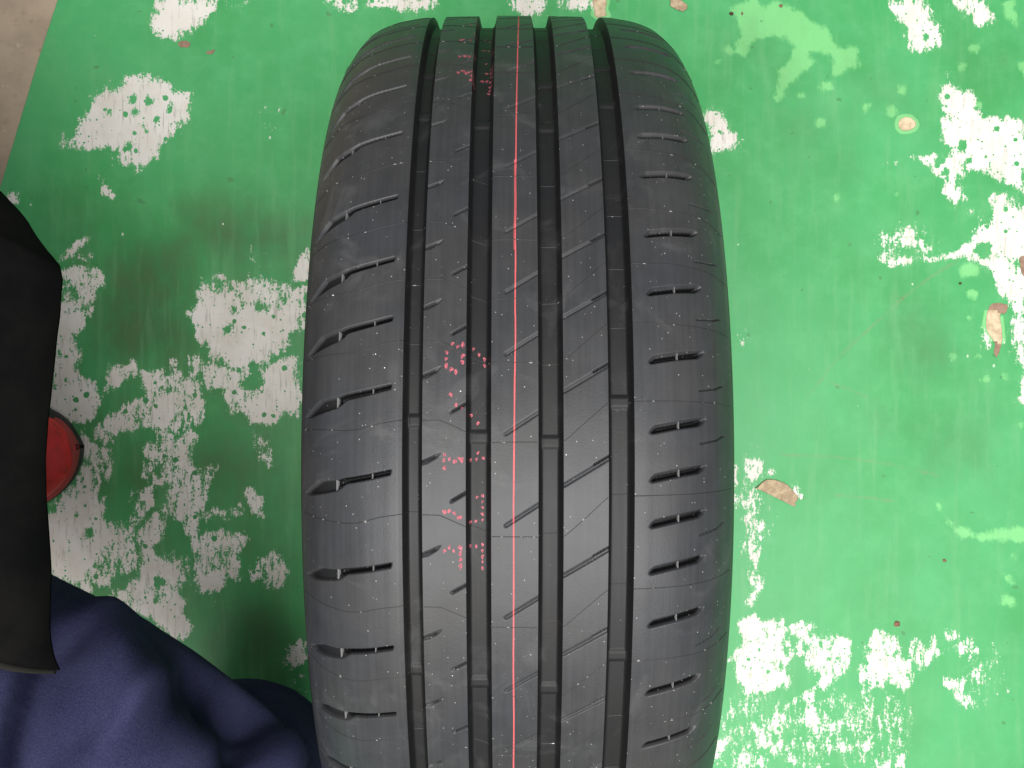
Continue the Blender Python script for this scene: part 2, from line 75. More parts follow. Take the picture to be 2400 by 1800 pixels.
GRIME = [(0.42,[(414.6,88.5),(436.0,85.3),(457.3,44.2),(467.2,31.1),(460.6,11.4),(427.8,11.4),(414.6,24.5),(403.1,60.6)]),(0.28,[(217.7,378.9),(250.5,378.9),(273.5,339.5),(306.3,316.5),(283.3,293.6),(250.5,329.7)]),(0.2,[(362.1,346.1),(419.6,303.4),(431.1,277.1),(394.9,303.4),(358.8,332.9)]),(0.22,[(452.4,362.5),(509.9,354.3),(542.7,375.6),(547.6,334.6),(493.4,329.7),(460.6,339.5)]),(0.3,[(394.9,-36.2),(493.4,-36.2),(501.6,-93.7),(444.2,-93.7)]),(1.0,[(-355.8,185.9),(-273.8,190.8),(-216.3,172.8),(-219.6,135.0),(-273.8,121.9),(-339.4,135.0)]),(1.25,[(-421.5,153.1),(-339.4,158.0),(-331.2,46.4),(-355.8,16.8),(-442.8,21.7),(-446.1,79.2)]),(0.45,[(-495.4,194.1),(-199.9,194.1),(-208.1,-45.4),(-219.6,-364.0),(-495.4,-364.0)]),(0.75,[(-426.4,-57.8),(-331.2,-44.7),(-232.7,-44.7),(-265.5,-126.8),(-331.2,-126.8),(-421.5,-143.2)]),(0.8,[(-339.4,-228.1),(-232.7,-228.1),(-224.5,-283.9),(-273.8,-308.5),(-339.4,-283.9)]),(0.28,[(273.5,293.6),(345.7,280.4),(358.8,234.5),(321.1,244.3)])]
GRIME_LINES = [[(312.0,-17.3),(322.7,-3.4),(342.4,22.9),(362.1,42.6),(394.9,72.1),(414.6,90.2),(444.2,113.2),(477.0,132.9)],[(288.2,-75.6),(353.9,-78.1),(403.1,-85.5),(452.4,-96.9)],[(343.2,-118.3),(378.5,-120.8),(406.4,-124.9)],[(339.1,1.5),(376.9,-13.2)]]
LEAF = [(258.6,-110.7),(261.1,-110.1),(263.2,-107.3),(266.5,-104.0),(270.1,-101.8),(276.7,-101.5),(282.7,-102.8),(288.7,-105.2),(293.3,-107.9),(297.8,-112.8),(301.4,-117.6),(303.8,-119.4),(303.5,-122.4),(302.0,-124.8),(300.2,-126.6),(301.4,-128.7),(300.5,-130.5),(297.8,-129.2),(294.8,-128.1),(288.7,-124.8),(281.2,-121.2),(273.7,-117.6),(267.7,-114.6),(263.2,-112.5)]
LEAF2 = [(166.2,412.2),(179.7,410.9),(180.3,406.6),(186.5,402.3),(185.9,398.0),(181.6,395.5),(176.6,396.8),(169.3,400.5),(167.7,402.9),(168.6,406.0)]
CRUMBS = [(233.2,393.7,5),(244.7,394.0,4.5),(285.8,401.9,4.5),(409.4,-255.2,7.5),(459.8,-187.5,4.0),(476.7,106.9,3.5)]

# ------------------------------------------------------------------ helpers
def link(o, parent=None):
    sc.collection.objects.link(o)
    if parent is not None:
        o.parent = parent
    return o

def empty(name, loc, label=None, cat=None):
    o = bpy.data.objects.new(name, None)
    o.empty_display_size = 0.05
    o.location = loc
    if label:
        o['label'] = label; o['category'] = cat
    return link(o)

def mesh_np(name, V, F, mat, parent=None, smooth=True):
    """V (n,3) array, F (m,3|4) int array."""
    V = np.asarray(V, dtype=np.float32); F = np.asarray(F, dtype=np.int32)
    me = bpy.data.meshes.new(name)
    m, k = F.shape
    me.vertices.add(len(V)); me.vertices.foreach_set('co', V.ravel())
    me.loops.add(m * k); me.loops.foreach_set('vertex_index', F.ravel())
    me.polygons.add(m)
    me.polygons.foreach_set('loop_start', np.arange(0, m * k, k, dtype=np.int32))
    me.polygons.foreach_set('loop_total', np.full(m, k, dtype=np.int32))
    me.update(calc_edges=True)
    if smooth:
        me.polygons.foreach_set('use_smooth', np.ones(m, dtype=bool))
    me.materials.append(mat)
    return link(bpy.data.objects.new(name, me), parent)

def grid_faces(nr, nc, closed_rows=False, flip=False):
    r = np.arange(nr if closed_rows else nr - 1)
    c = np.arange(nc - 1)
    rr, cc = np.meshgrid(r, c, indexing='ij')
    r2 = (rr + 1) % nr
    a = rr * nc + cc; b = rr * nc + cc + 1; c2 = r2 * nc + cc + 1; d = r2 * nc + cc
    F = np.stack([a, b, c2, d] if not flip else [a, d, c2, b], axis=-1)
    return F.reshape(-1, 4)

def smooth01(x):
    x = np.clip(x, 0, 1)
    return x * x * (3 - 2 * x)

def dist_polyline(S, T, pts):
    d = np.full(S.shape, 1e9)
    for (x0, y0), (x1, y1) in zip(pts[:-1], pts[1:]):
        dx, dy = x1 - x0, y1 - y0
        L = dx * dx + dy * dy + 1e-12
        u = np.clip(((S - x0) * dx + (T - y0) * dy) / L, 0, 1)
        d = np.minimum(d, np.hypot(S - x0 - u * dx, T - y0 - u * dy))
    return d

def sd_poly(S, T, pts):
    """signed distance, positive inside"""
    d = dist_polyline(S, T, list(pts) + [pts[0]])
    ins = np.zeros(S.shape, dtype=bool)
    n = len(pts)
    for i in range(n):
        x0, y0 = pts[i]; x1, y1 = pts[(i + 1) % n]
        if y0 == y1:
            continue
        cond = ((y0 > T) != (y1 > T)) & (S < (x1 - x0) * (T - y0) / (y1 - y0) + x0)
        ins ^= cond
    return np.where(ins, d, -d)

def vnoise(x, y, seed=0):
    """cheap smooth value noise, vectorised"""
    xi = np.floor(x).astype(np.int64); yi = np.floor(y).astype(np.int64)
    fx = smooth01(x - xi); fy = smooth01(y - yi)
    def h(a, b):
        n = (a * 374761393 + b * 668265263 + seed * 144269) & 0x7fffffff
        n = ((n ^ (n >> 13)) * 1274126177) & 0x7fffffff
        return ((n ^ (n >> 16)) & 0xffff) / 65535.0
    return (h(xi, yi) * (1 - fx) + h(xi + 1, yi) * fx) * (1 - fy) + (h(xi, yi + 1) * (1 - fx) + h(xi + 1, yi + 1) * fx) * fy

# ------------------------------------------------------------------ materials
class NT:
    def __init__(self, name):
        self.m = bpy.data.materials.new(name)
        self.m.use_nodes = True
        self.t = self.m.node_tree
        self.b = self.t.nodes['Principled BSDF']
        self.tc = self.n('ShaderNodeTexCoord')
    def n(self, typ, **kw):
        nd = self.t.nodes.new(typ)
        for k, v in kw.items():
            setattr(nd, k, v)
        return nd
    def put(self, sock, v):
        if isinstance(v, bpy.types.NodeSocket):
            self.t.links.new(v, sock)
        elif v is not None:
            if sock.type == 'RGBA' and len(v) == 3:
                v = (*v, 1)
            sock.default_value = v
    def math(self, op, a, b=None, c=None, clamp=False):
        nd = self.n('ShaderNodeMath', operation=op, use_clamp=clamp)
        for i, v in enumerate((a, b, c)):
            if v is not None:
                self.put(nd.inputs[i], v)
        return nd.outputs[0]
    def mix(self, fac, a, b, blend='MIX'):
        nd = self.n('ShaderNodeMix', data_type='RGBA', blend_type=blend)
        self.put(nd.inputs[0], fac); self.put(nd.inputs[6], a); self.put(nd.inputs[7], b)
        return nd.outputs[2]
    def ramp(self, v, lo, hi, a=0.0, b=1.0):
        nd = self.n('ShaderNodeMapRange', interpolation_type='SMOOTHSTEP')
        self.put(nd.inputs[0], v); nd.inputs[1].default_value = lo; nd.inputs[2].default_value = hi
        nd.inputs[3].default_value = a; nd.inputs[4].default_value = b
        return nd.outputs[0]
    def coords(self, scale=(1, 1, 1), rot=(0, 0, 0), loc=(0, 0, 0)):
        mp = self.n('ShaderNodeMapping')
        self.t.links.new(self.tc.outputs['Object'], mp.inputs[0])
        mp.inputs['Scale'].default_value = scale; mp.inputs['Rotation'].default_value = rot; mp.inputs['Location'].default_value = loc
        return mp.outputs[0]
    def noise(self, vec, scale, detail=4, rough=0.55, dist=0.0):
        nd = self.n('ShaderNodeTexNoise')
        self.t.links.new(vec, nd.inputs['Vector'])
        nd.inputs['Scale'].default_value = scale; nd.inputs['Detail'].default_value = detail
        nd.inputs['Roughness'].default_value = rough; nd.inputs['Distortion'].default_value = dist
        return nd.outputs[0]
    def voro(self, vec, scale, rand=1.0, feature='F1'):
        nd = self.n('ShaderNodeTexVoronoi', feature=feature)
        self.t.links.new(vec, nd.inputs['Vector'])
        nd.inputs['Scale'].default_value = scale; nd.inputs['Randomness'].default_value = rand
        return nd
    def attr(self, name):
        nd = self.n('ShaderNodeAttribute', attribute_name=name)
        return nd.outputs['Fac']
    def bump(self, h, strength, dist, normal=None):
        nd = self.n('ShaderNodeBump')
        self.put(nd.inputs['Height'], h)
        nd.inputs['Strength'].default_value = strength; nd.inputs['Distance'].default_value = dist
        if normal is not None:
            self.t.links.new(normal, nd.inputs['Normal'])
        return nd.outputs[0]
    def out(self, col=None, rough=None, spec=None, normal=None, **kw):
        B = self.b.inputs
        self.put(B['Base Color'], col); self.put(B['Roughness'], rough); self.put(B['Specular IOR Level'], spec)
        if normal is not None:
            self.put(B['Normal'], normal)
        for k, v in kw.items():
            self.put(B[k], v)
        return self.m

def rubber(name, base, warm, rough, bloom=1.0, dust=1.0):
    t = NT(name)
    st = t.coords((1.0, 0.035, 0.035))
    streak = t.noise(st, 420, 3, 0.6)
    o = t.coords()
    big = t.noise(o, 11, 4, 0.6)
    mid = t.noise(o, 60, 4, 0.6)
    fine = t.noise(o, 900, 2, 0.5)
    col = t.mix(t.ramp(big, 0.38, 0.66), base, warm)
    k = t.math('ADD', t.math('MULTIPLY', t.math('SUBTRACT', streak, 0.5), 0.5 * bloom), t.math('MULTIPLY', t.math('SUBTRACT', mid, 0.5), 0.6 * bloom))
    lift = t.math('ADD', 1.0, k)
    col = t.mix(1.0, col, t.comb(lift), 'MULTIPLY')
    sm = t.noise(t.coords((1, 1, 1), (0.4, 0.2, 0.3), (1.3, 0.2, 0)), 26, 5, 0.6, 1.2)
    col = t.mix(t.ramp(sm, 0.54, 0.72, 0.0, 0.55 * bloom), col, (0.074, 0.074, 0.076))
    col = t.mix(t.ramp(t.attr('carved'), 1.4, 2.6), col, (0.009, 0.009, 0.0095))  # deep cuts go near black: slot shade painted over the bare rubber
    # grains of pale dust clinging to the rubber
    v = t.voro(o, 210)
    rnd = t.n('ShaderNodeSeparateColor'); t.t.links.new(v.outputs['Color'], rnd.inputs[0])
    lim = t.math('MULTIPLY', t.ramp(rnd.outputs[0], 0.955, 1.0, 0.0, 0.07), dust)
    speck = t.math('LESS_THAN', v.outputs['Distance'], lim)
    v2 = t.voro(o, 620)
    rnd2 = t.n('ShaderNodeSeparateColor'); t.t.links.new(v2.outputs['Color'], rnd2.inputs[0])
    lim2 = t.math('MULTIPLY', t.ramp(rnd2.outputs[0], 0.90, 1.0, 0.0, 0.22), dust)
    speck2 = t.math('MULTIPLY', t.math('LESS_THAN', v2.outputs['Distance'], lim2), 0.35)
    col = t.mix(t.math('MAXIMUM', speck, speck2), col, (0.62, 0.61, 0.58))
    rg = t.math('ADD', rough, t.math('MULTIPLY', t.math('SUBTRACT', big, 0.5), 0.22))
    rg = t.math('ADD', rg, t.math('MULTIPLY', t.math('SUBTRACT', streak, 0.5), 0.12))
    nrm = t.bump(t.math('ADD', fine, t.math('MULTIPLY', streak, 0.6)), 0.13, 0.0004)
    return t.out(col, rg, 0.30, nrm)
def _comb(self, v):
    nd = self.n('ShaderNodeCombineColor')
    for i in range(3):
        self.put(nd.inputs[i], v)
    return nd.outputs[0]
NT.comb = _comb

M = {}
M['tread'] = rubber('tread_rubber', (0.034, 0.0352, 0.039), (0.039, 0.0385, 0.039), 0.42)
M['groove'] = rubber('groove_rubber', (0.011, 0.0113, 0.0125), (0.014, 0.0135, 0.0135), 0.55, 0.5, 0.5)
M['side'] = rubber('sidewall_rubber', (0.028, 0.027, 0.027), (0.040, 0.035, 0.029), 0.5)
M['seam'] = rubber('seam_rubber', (0.018, 0.018, 0.019), (0.03, 0.028, 0.026), 0.5, 0.6, 3.0)
t = NT('tie_bar_rubber'); M['tie'] = t.out((0.13, 0.13, 0.13), 0.6, 0.4)

def ink_material(name, a, b, cover):
    t = NT(name)
    n1 = t.noise(t.coords(), 900, 3, 0.6)
    col = t.mix(t.ramp(n1, 0.35, 0.65), a, b)
    n2 = t.noise(t.coords((1, 1, 1), (0, 0, 0), (3, 1, 2)), 1300, 3, 0.6)
    t.out(col, 0.6, 0.3)
    al = t.ramp(n2, cover - 0.06, cover + 0.06, 1.0, 0.25)
    t.put(t.b.inputs['Alpha'], al)
    return t.m
M['ink'] = ink_material('pink_ink', (0.36, 0.075, 0.10), (0.50, 0.125, 0.16), 0.54)
M['line'] = ink_material('red_line_ink', (0.58, 0.085, 0.095), (0.62, 0.115, 0.125), 0.80)
M['ink_dim'] = ink_material('faded_pink_ink', (0.40, 0.08, 0.11), (0.5, 0.12, 0.16), 0.5)

# ------------------------------------------------------------------ floor
XS = np.unique(np.round(np.concatenate([np.linspace(-4000, -700, 12), np.arange(-700, 700.1, 3.0), np.linspace(700, 4000, 12)]), 3))
YS = np.unique(np.round(np.concatenate([np.linspace(-4000, -520, 12), np.arange(-520, 520.1, 3.0), np.linspace(520, 4000, 12)]), 3))
GX, GY = np.meshgrid(XS, YS, indexing='xy')

def window(pts, pad):
    p = np.array(pts)
    i0, i1 = np.searchsorted(YS, [p[:, 1].min() - pad, p[:, 1].max() + pad])
    j0, j1 = np.searchsorted(XS, [p[:, 0].min() - pad, p[:, 0].max() + pad])
    return slice(i0, i1 + 1), slice(j0, j1 + 1)

WX = GX + (vnoise(GX / 21, GY / 27, 41) - 0.5) * 13 + (vnoise(GX / 8, GY / 11, 42) - 0.5) * 6
WY = GY + (vnoise(GX / 24, GY / 20, 43) - 0.5) * 13 + (vnoise(GX / 9, GY / 9, 44) - 0.5) * 6
chip = np.full(GX.shape, -20.0)
for lv, pts in CHIPPED:
    w = window(pts, 24)
    d = sd_poly(WX[w], WY[w], pts)
    if lv > 0.7:
        chip[w] = np.maximum(chip[w], np.minimum(d + 1.2, lv + 0.6))
    else:                                   # thinly scattered flakes, petering out towards the edge
        chip[w] = np.maximum(chip[w], np.where(d > 0, lv - 3.0 * np.exp(-d / (22.0 if lv < -0.5 else 8.0)), lv - 3.0 + d))
for x, y, r in PAINT_SPOTS:
    w = window([(x, y)], r + 20)
    ang = np.arctan2(GY[w] - y, GX[w] - x)
    d = np.hypot(GX[w] - x, GY[w] - y) - r * (1 + 0.12 * np.sin(ang * 3 + x) + 0.08 * np.sin(ang * 5 + y))
    chip[w] = np.minimum(chip[w], d * 1.6 - 0.0 + np.where(d < 0, -3.5, 0))
pale = np.full(GX.shape, -20.0)
for pts in PALE:
    w = window(pts, 24)
    pale[w] = np.maximum(pale[w], sd_poly(GX[w], GY[w], pts))
for x, y, r in PALE_SPOTS:
    w = window([(x, y)], r + 20)
    pale[w] = np.maximum(pale[w], r - np.hypot(GX[w] - x, (GY[w] - y) * 1.1))
bare = np.full(GX.shape, -20.0); kind = np.zeros(GX.shape)
for k, pts in BARE:
    w = window(pts, 24)
    d = sd_poly(GX[w], GY[w], pts)
    hit = d > bare[w]
    kind[w] = np.where(hit & (d > -8), k, kind[w])
    bare[w] = np.maximum(bare[w], d)
grime = np.zeros(GX.shape)
for g, pts in GRIME:
    w = window(pts, 120)
    grime[w] = np.maximum(grime[w], g * smooth01((sd_poly(GX[w], GY[w], pts) + 45) / 90))
gline = np.full(GX.shape, 20.0)
for pts in GRIME_LINES:
    w = window(pts, 24)
    gline[w] = np.minimum(gline[w], dist_polyline(GX[w], GY[w], pts))

def floor_material():
    t = NT('painted_floor')
    o = t.coords()
    a_chip, a_pale, a_bare, a_kind, a_grime, a_gl = [t.attr(n) for n in ('chipped', 'pale', 'bare', 'bare_kind', 'grime', 'grime_line')]
    S = lambda v, k: t.math('MULTIPLY', t.math('SUBTRACT', v, 0.5), k)
    # ragged edge of the flaked paint: streaky along the direction it was scraped
    sl = t.coords((1.0, 0.36, 1.0), (0, 0, 0.16))
    n1 = t.noise(sl, 190, 6, 0.74, 0.2)
    n2 = t.noise(o, 420, 3, 0.7)
    n3 = t.noise(o, 38, 3, 0.6)
    edge = t.math('ADD', t.math('ADD', S(n1, 31.0), S(n2, 13.0)), S(n3, 13.0))
    m = t.math('ADD', t.math('MINIMUM', t.math('MULTIPLY', a_chip, 0.62), t.math('MULTIPLY', a_chip, 1.15)), edge)
    # islands of paint left inside the worn patches
    v = t.voro(o, 95)
    sep = t.n('ShaderNodeSeparateColor'); t.t.links.new(v.outputs['Color'], sep.inputs[0])
    lim = t.ramp(sep.outputs[0], 0.62, 1.0, 0.0, 0.30)
    isl = t.math('LESS_THAN', t.math('ADD', v.outputs['Distance'], S(n1, 0.55)), lim)
    v3 = t.voro(o, 240)
    sep3 = t.n('ShaderNodeSeparateColor'); t.t.links.new(v3.outputs['Color'], sep3.inputs[0])
    isl3 = t.math('LESS_THAN', t.math('ADD', v3.outputs['Distance'], S(n2, 0.25)), t.ramp(sep3.outputs[0], 0.6, 1.0, 0.0, 0.27))
    m = t.math('SUBTRACT', m, t.math('MULTIPLY', t.math('MAXIMUM', isl, isl3), 12.0))
    white = t.ramp(m, -0.6, 0.9)
    # stray nicks and hairline scratches in the paint
    def scratches(rot, sx, sy, sc_, lo):
        c = t.coords((sx, sy, 1), (0, 0, rot))
        return t.ramp(t.noise(c, sc_, 2, 0.5), lo, lo + 0.02)
    scr = t.math('MAXIMUM', scratches(0.22, 1, 0.02, 520, 0.775), scratches(-0.55, 1, 0.018, 430, 0.79))
    scr = t.math('MAXIMUM', scr, scratches(1.45, 1, 0.016, 430, 0.795))
    v4 = t.voro(t.coords((1, 0.7, 1), (0, 0, 0.3)), 70)
    sep4 = t.n('ShaderNodeSeparateColor'); t.t.links.new(v4.outputs['Color'], sep4.inputs[0])
    nick = t.math('LESS_THAN', t.math('ADD', v4.outputs['Distance'], S(n2, 0.09)), t.ramp(sep4.outputs[0], 0.86, 1.0, 0.0, 0.085))
    nk = t.math('MULTIPLY', t.math('MAXIMUM', t.math('MULTIPLY', scr, 0.45), nick), 0.75)
    # green paint
    lf = t.noise(o, 5.5, 5, 0.6)
    mf = t.noise(o, 34, 4, 0.65)
    g = t.mix(t.ramp(lf, 0.3, 0.7), (0.051, 0.350, 0.100), (0.078, 0.412, 0.145))
    g = t.mix(t.ramp(mf, 0.40, 0.75, 0.0, 0.45), g, (0.120, 0.470, 0.180))
    # paler rubbed-through green
    pm = t.ramp(t.math('ADD', a_pale, t.math('ADD', S(n3, 22.0), t.math('ADD', S(n1, 14.0), S(n2, 5.0)))), -2.6, 3.2)
    halo = t.ramp(t.math('ADD', a_bare, S(n3, 6.0)), -4.2, -2.6)
    g = t.mix(t.math('MULTIPLY', pm, 0.72), g, (0.25, 0.68, 0.25))
    g = t.mix(t.math('MULTIPLY', t.math('MULTIPLY', halo, 0.6), t.math('MULTIPLY', t.math('GREATER_THAN', a_kind, 0.5), t.math('LESS_THAN', a_kind, 1.5))), g, (0.30, 0.72, 0.28))
    # ground-in dirt
    dn = t.noise(t.coords((1, 0.55, 1), (0, 0, -0.3)), 16, 6, 0.7)
    dm = t.math('MULTIPLY', t.math('ADD', a_grime, 0.20), t.ramp(dn, 0.36, 0.68))
    g = t.mix(t.math('MULTIPLY', a_grime, t.ramp(dn, 0.25, 0.7, 0.55, 1.0), clamp=True), g, (0.045, 0.165, 0.052))
    g = t.mix(t.math('MULTIPLY', dm, 0.45, clamp=True), g, (0.115, 0.170, 0.070))
    gl = t.math('MULTIPLY', t.ramp(t.math('ADD', a_gl, S(n1, 5.0)), 0.4, 2.6, 1.0, 0.0), t.ramp(n3, 0.35, 0.6, 0.08, 0.5))
    g = t.mix(gl, g, (0.17, 0.30, 0.13))
    sm = t.math('LESS_THAN', t.noise(o, 85, 2, 0.4), 0.265)
    g = t.mix(t.math('MULTIPLY', sm, 0.5), g, (0.06, 0.17, 0.06))
    # white primer
    wn = t.noise(t.coords((1, 0.12, 1), (0, 0, 0.2)), 260, 4, 0.6)
    w = t.mix(t.ramp(mf, 0.35, 0.7), (0.82, 0.78, 0.72), (0.74, 0.69, 0.61))
    w = t.mix(t.ramp(wn, 0.54, 0.70, 0.0, 0.6), w, (0.40, 0.38, 0.31))
    w = t.mix(t.ramp(m, 0.2, 1.4, 0.45, 0.0), w, (0.52, 0.56, 0.46))
    w = t.mix(t.math('MULTIPLY', dm, 0.25, clamp=True), w, (0.36, 0.31, 0.22))
    thin = t.math('MULTIPLY', t.ramp(m, -2.6, -0.1), t.ramp(n2, 0.40, 0.62, 0.15, 0.6))
    g = t.mix(thin, g, (0.30, 0.56, 0.31))
    grit = t.noise(o, 700, 2, 0.6)
    g = t.mix(t.ramp(grit, 0.60, 0.74, 0.0, 0.35), g, (0.05, 0.20, 0.06))
    wear = t.noise(t.coords((1, 0.10, 1), (0, 0, 0.10)), 75, 4, 0.65)
    g = t.mix(t.ramp(wear, 0.50, 0.72, 0.0, 0.30), g, (0.17, 0.44, 0.19))
    col = t.mix(nk, g, (0.62, 0.74, 0.56))
    col = t.mix(white, col, w)
    # bare concrete where both coats are gone
    bn = t.noise(o, 120, 5, 0.65)
    bl = t.noise(o, 14, 5, 0.65)
    conc = t.mix(t.ramp(bn, 0.35, 0.68), (0.70, 0.57, 0.38), (0.48, 0.36, 0.23))
    strip = t.mix(t.ramp(bl, 0.34, 0.66), (0.44, 0.345, 0.25), (0.335, 0.265, 0.19))
    strip = t.mix(t.ramp(bn, 0.56, 0.72, 0.0, 0.6), strip, (0.24, 0.185, 0.125))
    strip = t.mix(t.ramp(t.noise(o, 46, 4, 0.6), 0.62, 0.70, 0.0, 0.5), strip, (0.56, 0.50, 0.38))
    brown = t.mix(t.ramp(bn, 0.4, 0.6), (0.27, 0.165, 0.115), (0.35, 0.225, 0.16))
    bc = t.mix(t.ramp(a_kind, 0.3, 0.7), brown, conc)
    rim = t.math('MULTIPLY', t.ramp(t.math('ADD', a_bare, S(n3, 5.0)), 0.2, 1.0, 1.0, 0.0), 0.4)
    bc = t.mix(rim, bc, brown)
    bc = t.mix(t.ramp(a_kind, 1.3, 1.7), bc, strip)
    bm = t.ramp(t.math('ADD', a_bare, S(n1, 1.8)), -0.15, 0.15)
    col = t.mix(bm, col, bc)
    rough = t.mix(white, t.comb(t.math('ADD', 0.46, S(mf, 0.3))), (0.62, 0.62, 0.62))
    rough = t.mix(bm, rough, (0.85, 0.85, 0.85))
    h = t.math('ADD', t.math('MULTIPLY', t.ramp(a_bare, -0.3, 0.3), -1.2), t.math('MULTIPLY', mf, 0.25))
    nrm = t.bump(h, 0.6, 0.0009)
    return t.out(col, rough, 0.35, nrm)
M['floor'] = floor_material()
FZ = np.zeros(GX.size)
V = np.stack([GX.ravel() / 1000, GY.ravel() / 1000, FZ], axis=-1)
floor = mesh_np('floor', V, grid_faces(len(YS), len(XS)), M['floor'])
floor['kind'] = 'structure'
for nm, arr in (('chipped', chip), ('pale', pale), ('bare', bare), ('bare_kind', kind), ('grime', grime), ('grime_line', gline)):
    at = floor.data.attributes.new(nm, 'FLOAT', 'POINT')
    at.data.foreach_set('value', arr.astype(np.float32).ravel())

# ------------------------------------------------------------------ tyre
R0 = 316.0
tyre = empty('tyre', (0.003, -0.0464, 0.0), 'black car tyre standing upright on the green floor with a red line round its tread', 'tyre')

# half cross-section of the outer surface: (lateral, drop below the crown)
PROF = [(0, 0), (30, .15), (58, .9), (68, 1.9), (79, 3.9), (88, 6.8), (94, 9.8), (99, 13.5), (103.5, 18), (107.5, 23.5), (110.5, 28), (113.0, 33)]
def catmull(P, n=40):
    P = [(-P[1][0], P[1][1])] + list(P) + [(2 * P[-1][0] - P[-2][0], 2 * P[-1][1] - P[-2][1])]
    out = []
    for i in range(1, len(P) - 2):
        p0, p1, p2, p3 = [np.array(p, float) for p in P[i - 1:i + 3]]
        for u in np.arange(n) / n:
            out.append(0.5 * ((2 * p1) + (-p0 + p2) * u + (2 * p0 - 5 * p1 + 4 * p2 - p3) * u * u + (-p0 + 3 * p1 - 3 * p2 + p3) * u ** 3))
    out.append(np.array(P[-2], float))
    return np.array(out)
PC = catmull(PROF)
ARC = np.concatenate([[0], np.cumsum(np.hypot(np.diff(PC[:, 0]), np.diff(PC[:, 1])))])
TS = np.gradient(PC[:, 0], ARC); TD = np.gradient(PC[:, 1], ARC)

GROOVES = [(-57.3, -47.5), (-25.9, -13.3), (10.1, 22.6), (44.9, 57.8)]
GD = 8.0
def groove_depth(s):
    d = np.zeros_like(s)
    for i, (a, b) in enumerate(GROOVES):
        wl = 2.4; wr = 2.8
        q = np.clip(np.minimum((s - a) / wl, (b - s) / wr), 0, 1)
        d = np.maximum(d, GD * (1 - (1 - q) ** 1.9))
    # chamfered edge beside the outer groove on the left
    ch = np.clip((s + 59.9) / 2.6, 0, 1) * (s < -57.3)
    return d + 0.75 * ch

def extend(ts, lo=-345.0, hi=470.0, p=39.0):
    ts = sorted(ts)
    while ts[-1] < hi: ts.append(ts[-1] + p)
    while ts[0] > lo: ts.insert(0, ts[0] - p)
    return ts

FEAT = []                                     # (kind, points, half width, depth, edge softness)
def shift(pts, t0, k=1.0): return [(s, t0 + k * t) for s, t in pts]
def right_shift(p, dt): return [(s, t + dt) for s, t in p]
for t0 in extend(LSLOT_T):
    FEAT.append(('poly', shift(LSLOT, t0), 0, 2.4, 0.55))
    FEAT.append(('poly', shift([(-63.4, 0.75), (-74.5, -1.7), (-87.5, -3.9), (-91.5, -5.4), (-91.5, -8.2), (-88.0, -7.6), (-86.0, -6.2), (-74.5, -3.8), (-63.7, -1.2)], t0), 0, 5.6, 0.58))
for t0 in extend(RSLOT_T, p=36):
    FEAT.append(('poly', shift(RSLOT, t0), 0, 2.0, 0.55))
    FEAT.append(('poly', shift([(66.6, 0.25), (68.0, 1.9), (69.5, 2.8), (92.8, 7.3), (93.4, 6.6), (91.2, 4.5), (77.6, 2.4)], t0), 0, 5.2, 0.58))
for t0 in extend(RSIPE_T):
    FEAT.append(('line', shift(RSIPE, t0), 0.30, 1.9, 0.28))
for t0 in extend(CSIPE_T):
    FEAT.append(('ramp', shift(CSIPE, t0), 1.0, 1.35, 0.35))
for t0 in extend(DSIPE_T):
    FEAT.append(('ramp', shift(DSIPE, t0), 1.05, 1.35, 0.35))
    FEAT.append(('line', shift(right_shift(DSIPE_DEEP, -0.6), t0), 0.30, 3.6, 0.34))
for t0 in extend(BSIPE_T):
    FEAT.append(('ramp', shift(BSIPE, t0), 0.85, 1.1, 0.32))
    FEAT.append(('line', shift([BSIPE[0], (BSIPE[1][0] + 1.0, BSIPE[1][1] + 0.6)], t0), 0.26, 3.4, 0.32))
for t0 in extend(ASIPE_T):
    FEAT.append(('poly', shift([(-49.0, -0.4), (-38.4, 4.4), (-40.5, 1.7), (-45.0, -0.9), (-49.0, -1.9)], t0), 0, 0.9, 0.32))
    FEAT.append(('line', shift([(-49.0, -0.7), (-41.2, 2.1)], t0), 0.30, 3.2, 0.32))

def carve(S, Tm, D, feats):
    """deepen D (mm) by the features; S, Tm, D broadcast blocks"""
    for kd, pts, hw, dep, e in feats:
        if kd == 'line':
            d = hw - dist_polyline(S, Tm, pts)
        elif kd == 'ramp':                      # one-sided bevel: deepest along its lower edge
            (x0, y0), (x1, y1) = pts
            if x1 < x0: x0, y0, x1, y1 = x1, y1, x0, y0
            L = math.hypot(x1 - x0, y1 - y0); ux, uy = (x1 - x0) / L, (y1 - y0) / L
            al = (S - x0) * ux + (Tm - y0) * uy
            pe = -(S - x0) * uy + (Tm - y0) * ux
            q = np.clip((hw - pe) / (2 * hw), 0, 1.0) * smooth01((hw + e + pe) / (2 * e))
            end = smooth01((al + hw * 0.6) / hw) * smooth01((L - al + hw) / hw)
            np.maximum(D, dep * q * end, out=D)
            continue
        else:
            d = sd_poly(S, Tm, pts)
        np.maximum(D, dep * smooth01((d + e) / (2 * e)), out=D)

